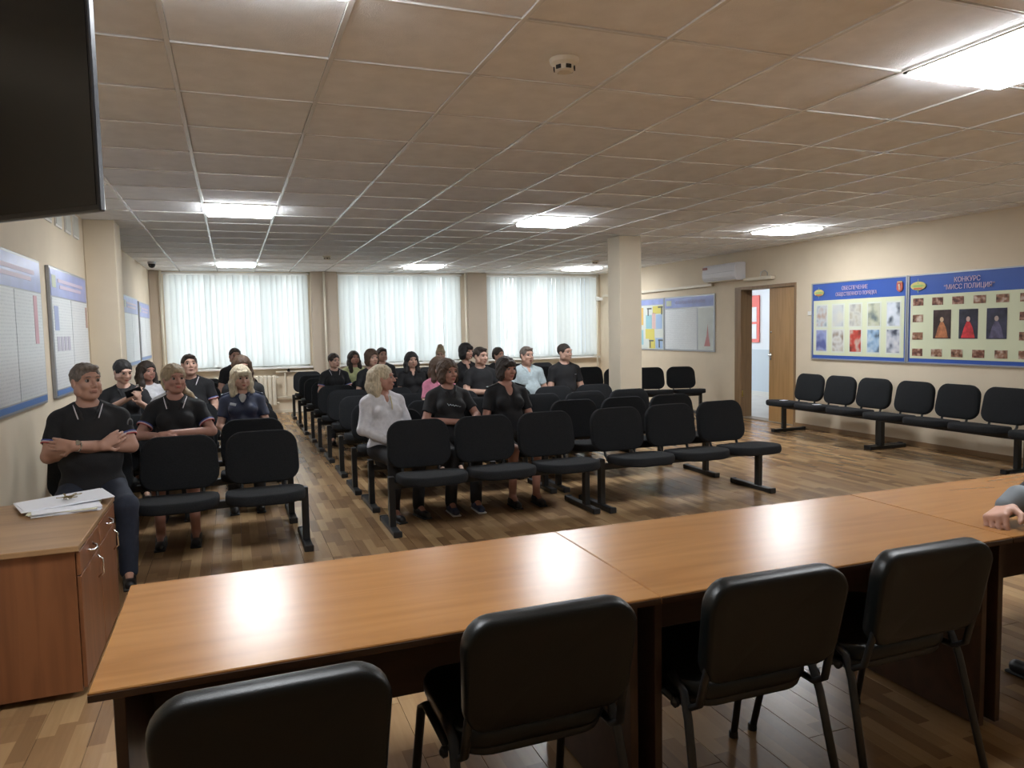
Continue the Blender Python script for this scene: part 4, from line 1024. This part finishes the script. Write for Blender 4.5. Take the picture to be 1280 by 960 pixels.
    if 'sleeve_badge' in extras:
        p = Vector(Sl[1]).lerp(Vector(El[1]), .22); bm = _ball(1., n=14); bmesh.ops.transform(bm, matrix=Matrix.Translation(p+Vector((.047, -.040, 0))*s) @ rot('Z', 48) @ Matrix.Diagonal((.028, .006, .034, 1)), verts=bm.verts[:]); bo_ = obj('sleeve_badge', bm, mat('badge_grey', (.11, .115, .12), .5), root)
        bm = _ball(1., n=12); bmesh.ops.transform(bm, matrix=Matrix.Translation(p+Vector((.0495, -.0435, 0))*s) @ rot('Z', 48) @ Matrix.Diagonal((.019, .006, .024, 1)), verts=bm.verts[:]); obj('badge_centre', bm, cloth_mat('black', CL['black']), bo_)
    if 'epaulettes' in extras:
        for i in (1, -1):
            bm = box(-.055, .055, -.024, .024, 0, .009, bev=.003); pm = Vector(P(i*.135, .045, 1.058)); bmesh.ops.transform(bm, matrix=Matrix.Translation(pm) @ rot('Y', i*19), verts=bm.verts[:]); eo = obj('shoulder_board', bm, tm_, root)
            bm = box(.040*i-.006, .040*i+.006, -.02, .02, .008, .012); bmesh.ops.transform(bm, matrix=Matrix.Translation(pm) @ rot('Y', i*19), verts=bm.verts[:]); obj('pip', bm, mat('silver_pip', (.5, .5, .52), .3, metal=.5), eo)
    if 'chest_patch' in extras:
        bm = box(-.028, .028, -.004, .004, -.012, .012, bev=.002); bmesh.ops.transform(bm, matrix=Matrix.Translation(P(-.085, -.125, .965)) @ rot('Z', -18) @ rot('X', -18) @ rot('Y', 12), verts=bm.verts[:]); obj('name_patch', bm, mat('patch_pale', (.45, .47, .52), .5), root)
    if 'undershirt' in extras:
        c = Sdf(); c.ell(P(0, -.035, 1.0), (.048*s, .050*s, .060*s), .02); c.cone(P(0, .045, 1.10), hpt(0, .02, -.06), .050*s, .07*s, .01, True); obj('undershirt', c.mesh('undershirt', .008), mat('undershirt_white', (.5, .5, .48), .8), root)
    if 'chest_print' in extras:
        for q in range(5):
            bm = bmesh.new(); xx = -.05+q*.024; tube(bm, [P(xx, -.132, .935-.006*q), P(xx+.010, -.142, .915+.004*(q % 2)-.004*q), P(xx+.022, -.140, .925-.006*q)], .0035, 5); obj('print_stroke', bm, mat('print_pale', (.40, .45, .50), .5), so)
    if 'logo' in extras:
        obj('logo', box(-.012, .012, -.003, .003, -.004, .004, mtx=Matrix.Translation(P(.085, -.118, .93)) @ rot('Z', 18)), mat('logo_pale', (.35, .36, .38), .5), so)
    if 'pocket' in extras:
        obj('pocket', box(-.04, .04, -.004, .004, -.045, .045, bev=.002, mtx=Matrix.Translation(P(-.08, -.125, .89)) @ rot('Z', -14) @ rot('X', -4)), tm_, so)
    if 'lanyard' in extras:
        bm = bmesh.new(); tube(bm, [P(.035, -.045, 1.045), P(.018, -.118, .98), P(.006, -.150, .93)], .004, 6); obj('pendant', bm, mat('pendant_yellow', (.55, .48, .22), .5), root)
    return root
M_phone = mat('phone_black', (.01, .01, .012), .2)

ND = .0058   # grid step for the nearest people
person('seated man in black polo with striped cuffs, arms crossed, beside the drawer cabinet', -.90, 5.50, 1.375, 'short', 'grey', 'black', 'jeans', 'crossed', yaw=26, pitch=-3, skin='a', wide=1.06, h=ND, neck='polo', trim='stripe', extras=('watch', 'sleeve_badge'), fat=.034, body=8, feet=(.06, 0))
person('blonde woman in black polo with striped cuffs, forearms on the chair in front', -.43, 6.30, 1.32, 'tied', 'ash', 'black', 'dark', 'rest', yaw=22, skin='c', female=True, wide=1.10, h=ND, neck='polo', trim='stripe', extras=('ponytail',), legs='skirt', feet=(0, .02), fat=.02, lean=.03)
person('woman with long straight blond hair and bangs in navy uniform shirt', .07, 7.20, 1.255, 'long', 'pale', 'navy', 'dark', 'lap', yaw=14, pitch=6, skin='b', female=True, h=.0065, neck='v', extras=('bangs', 'epaulettes', 'chest_patch', 'undershirt'), wide=1.08)
person('blonde woman in white top half hidden behind the blonde woman in polo', -.50, 7.15, 1.275, 'curly', 'blond', 'white', 'dark', 'lap', yaw=30, skin='b', female=True)
person('dark-haired woman in black uniform looking down at her phone by the left wall', -1.0, 8.05, 1.315, 'bun', 'black', 'black', 'dark', 'phone', yaw=22, pitch=16, skin='b', female=True, wide=1.08, body=10, neck='polo', h=.008)
person('woman with long dark brown hair in the left bank, right of the phone user', -.88, 9.0, 1.265, 'long', 'dark', 'white', 'dark', 'lap', yaw=35, skin='c', female=True)
person('stout man in black polo leaning back behind the blonde women, left bank', -.45, 8.95, 1.335, 'short', 'dark', 'black', 'dark', 'thigh', yaw=12, pitch=-8, skin='b', wide=1.16, neck='polo', trim='stripe', fat=.04, h=.008)
person('brown-haired woman directly behind the blonde in navy', .09, 8.05, 1.32, 'long', 'brown', 'black', 'dark', 'lap', yaw=8, pitch=4, skin='a', female=True, h=.008)
person('man with short dark hair sitting last in the left bank against the window', .04, 11.6, 1.345, 'crop', 'dark', 'black', 'dark', 'thigh', yaw=10, skin='a')
bpy.context.view_layer.update()
t = thing('mobile_phone', 'black mobile phone held up by the woman by the left wall', 'phone', (-.955, 7.745, 1.00))
obj('case', box(-.035, .035, -.004, .004, 0, .145, bev=.003, mtx=rot('Z', 20) @ rot('X', 18) @ rot('Y', 70)), M_phone, t)
obj('phone_screen', box(-.031, .031, .004, .005, .006, .139, mtx=rot('Z', 20) @ rot('X', 18) @ rot('Y', 70)), M_dark, t)

person('woman with tied-back pale blond hair in white long-sleeved blouse', 1.21, 6.32, 1.255, 'tied', 'pale', 'white', 'black', 'lap', yaw=58, skin='c', female=True, wide=1.12, h=ND, sleeve='long', neck='v', trim='none', extras=('lanyard', 'backhair'), fat=.03, body=14, legs='trousers')
person('woman with shoulder-length brown hair in black polo with chest print, hands to one side', 1.80, 6.36, 1.28, 'curly', 'brown', 'dark', 'dark', 'side', yaw=18, skin='c', female=True, h=ND, neck='polo', wide=1.08, extras=('chest_print',), trim='plain', legs='trousers', shoe='blue', feet=(0, -.0), cross_legs=False)
person('woman with short dark fringe in black V-neck uniform with shoulder boards', 2.36, 6.36, 1.285, 'bob', 'dark', 'black', 'dark', 'thigh', yaw=16, skin='c', female=True, h=ND, neck='deep', wide=1.08, extras=('epaulettes',), trim='none', legs='skirt')
person('woman with dark hair in a bun in black polo, aisle seat of the right bank', 1.36, 10.75, 1.245, 'bun', 'dark', 'black', 'dark', 'thigh', yaw=24, skin='b', female=True, neck='polo', trim='stripe', wide=1.1)
person('girl with long dark hair in pale yellow top near the middle window', 1.78, 11.65, 1.245, 'long', 'dark', 'yellow', 'dark', 'lap', yaw=12, pitch=-6, skin='c', female=True, extras=('sidebraid',))
person('woman with short tousled brown hair in black top, third face from the aisle', 1.74, 9.85, 1.305, 'curly', 'brown', 'black', 'dark', 'lap', yaw=18, skin='b', female=True, neck='round')
person('man almost hidden behind the woman with short tousled hair', 2.22, 11.65, 1.29, 'short', 'dark', 'dark', 'dark', 'thigh', yaw=10, skin='a')
person('young woman with long straight black hair and black shirt, right bank', 2.28, 9.85, 1.255, 'long', 'black', 'black', 'dark', 'lap', yaw=4, skin='b', female=True, neck='v', trim='plain')
person('girl in pink shirt with long light brown hair', 2.16, 8.0, 1.245, 'long', 'brown', 'pink', 'dark', 'lap', yaw=12, skin='d', female=True, neck='v', trim='plain')
person('woman with a large pale bun on top of her head by the middle window', 3.16, 11.6, 1.255, 'topbun', 'ash', 'dark', 'dark', 'lap', yaw=-20, skin='b', female=True)
person('tall woman with thick dark bobbed hair in black shirt', 3.06, 9.85, 1.355, 'bob', 'black', 'black', 'dark', 'thigh', yaw=30, skin='a', female=True, neck='v', trim='plain')
person('young man with short hair in black T-shirt beside the tall dark-haired woman', 2.98, 8.98, 1.32, 'short', 'dark', 'black', 'jeans', 'side', yaw=24, skin='b', h=.008)
person('person with dark tied hair seated behind the woman with shoulder boards', 3.86, 10.75, 1.26, 'tied', 'dark', 'dark', 'dark', 'thigh', yaw=20, skin='a', female=True)
person('grey-haired man in light blue short-sleeved shirt', 3.62, 8.98, 1.31, 'short', 'grey', 'lightblue', 'dark', 'thigh', yaw=10, skin='b', neck='v', trim='plain', wide=1.16, fat=.03, h=.008, extras=('pocket',))
person('person hidden behind the man in the light blue shirt', 3.96, 9.85, 1.245, 'short', 'dark', 'dark', 'dark', 'thigh', yaw=12, skin='a')
person('young man with cropped hair in black T-shirt, rightmost in the audience', 4.17, 8.98, 1.335, 'crop', 'dark', 'black', 'dark', 'thigh', yaw=22, tilt=-6, skin='b', h=.008, extras=('logo',), wide=1.06)

# the speaker at the table, only a hand and cuff in view
r = person('person in dark jacket at the table, only fist and grey cuff at the right edge', 3.27, 1.60, 1.36, 'short', 'brown', 'dark', 'dark', 'table', yaw=0, body=180, skin='a', h=.0065, sleeve='long', extras=('cuff',))
"""placed facing the audience"""
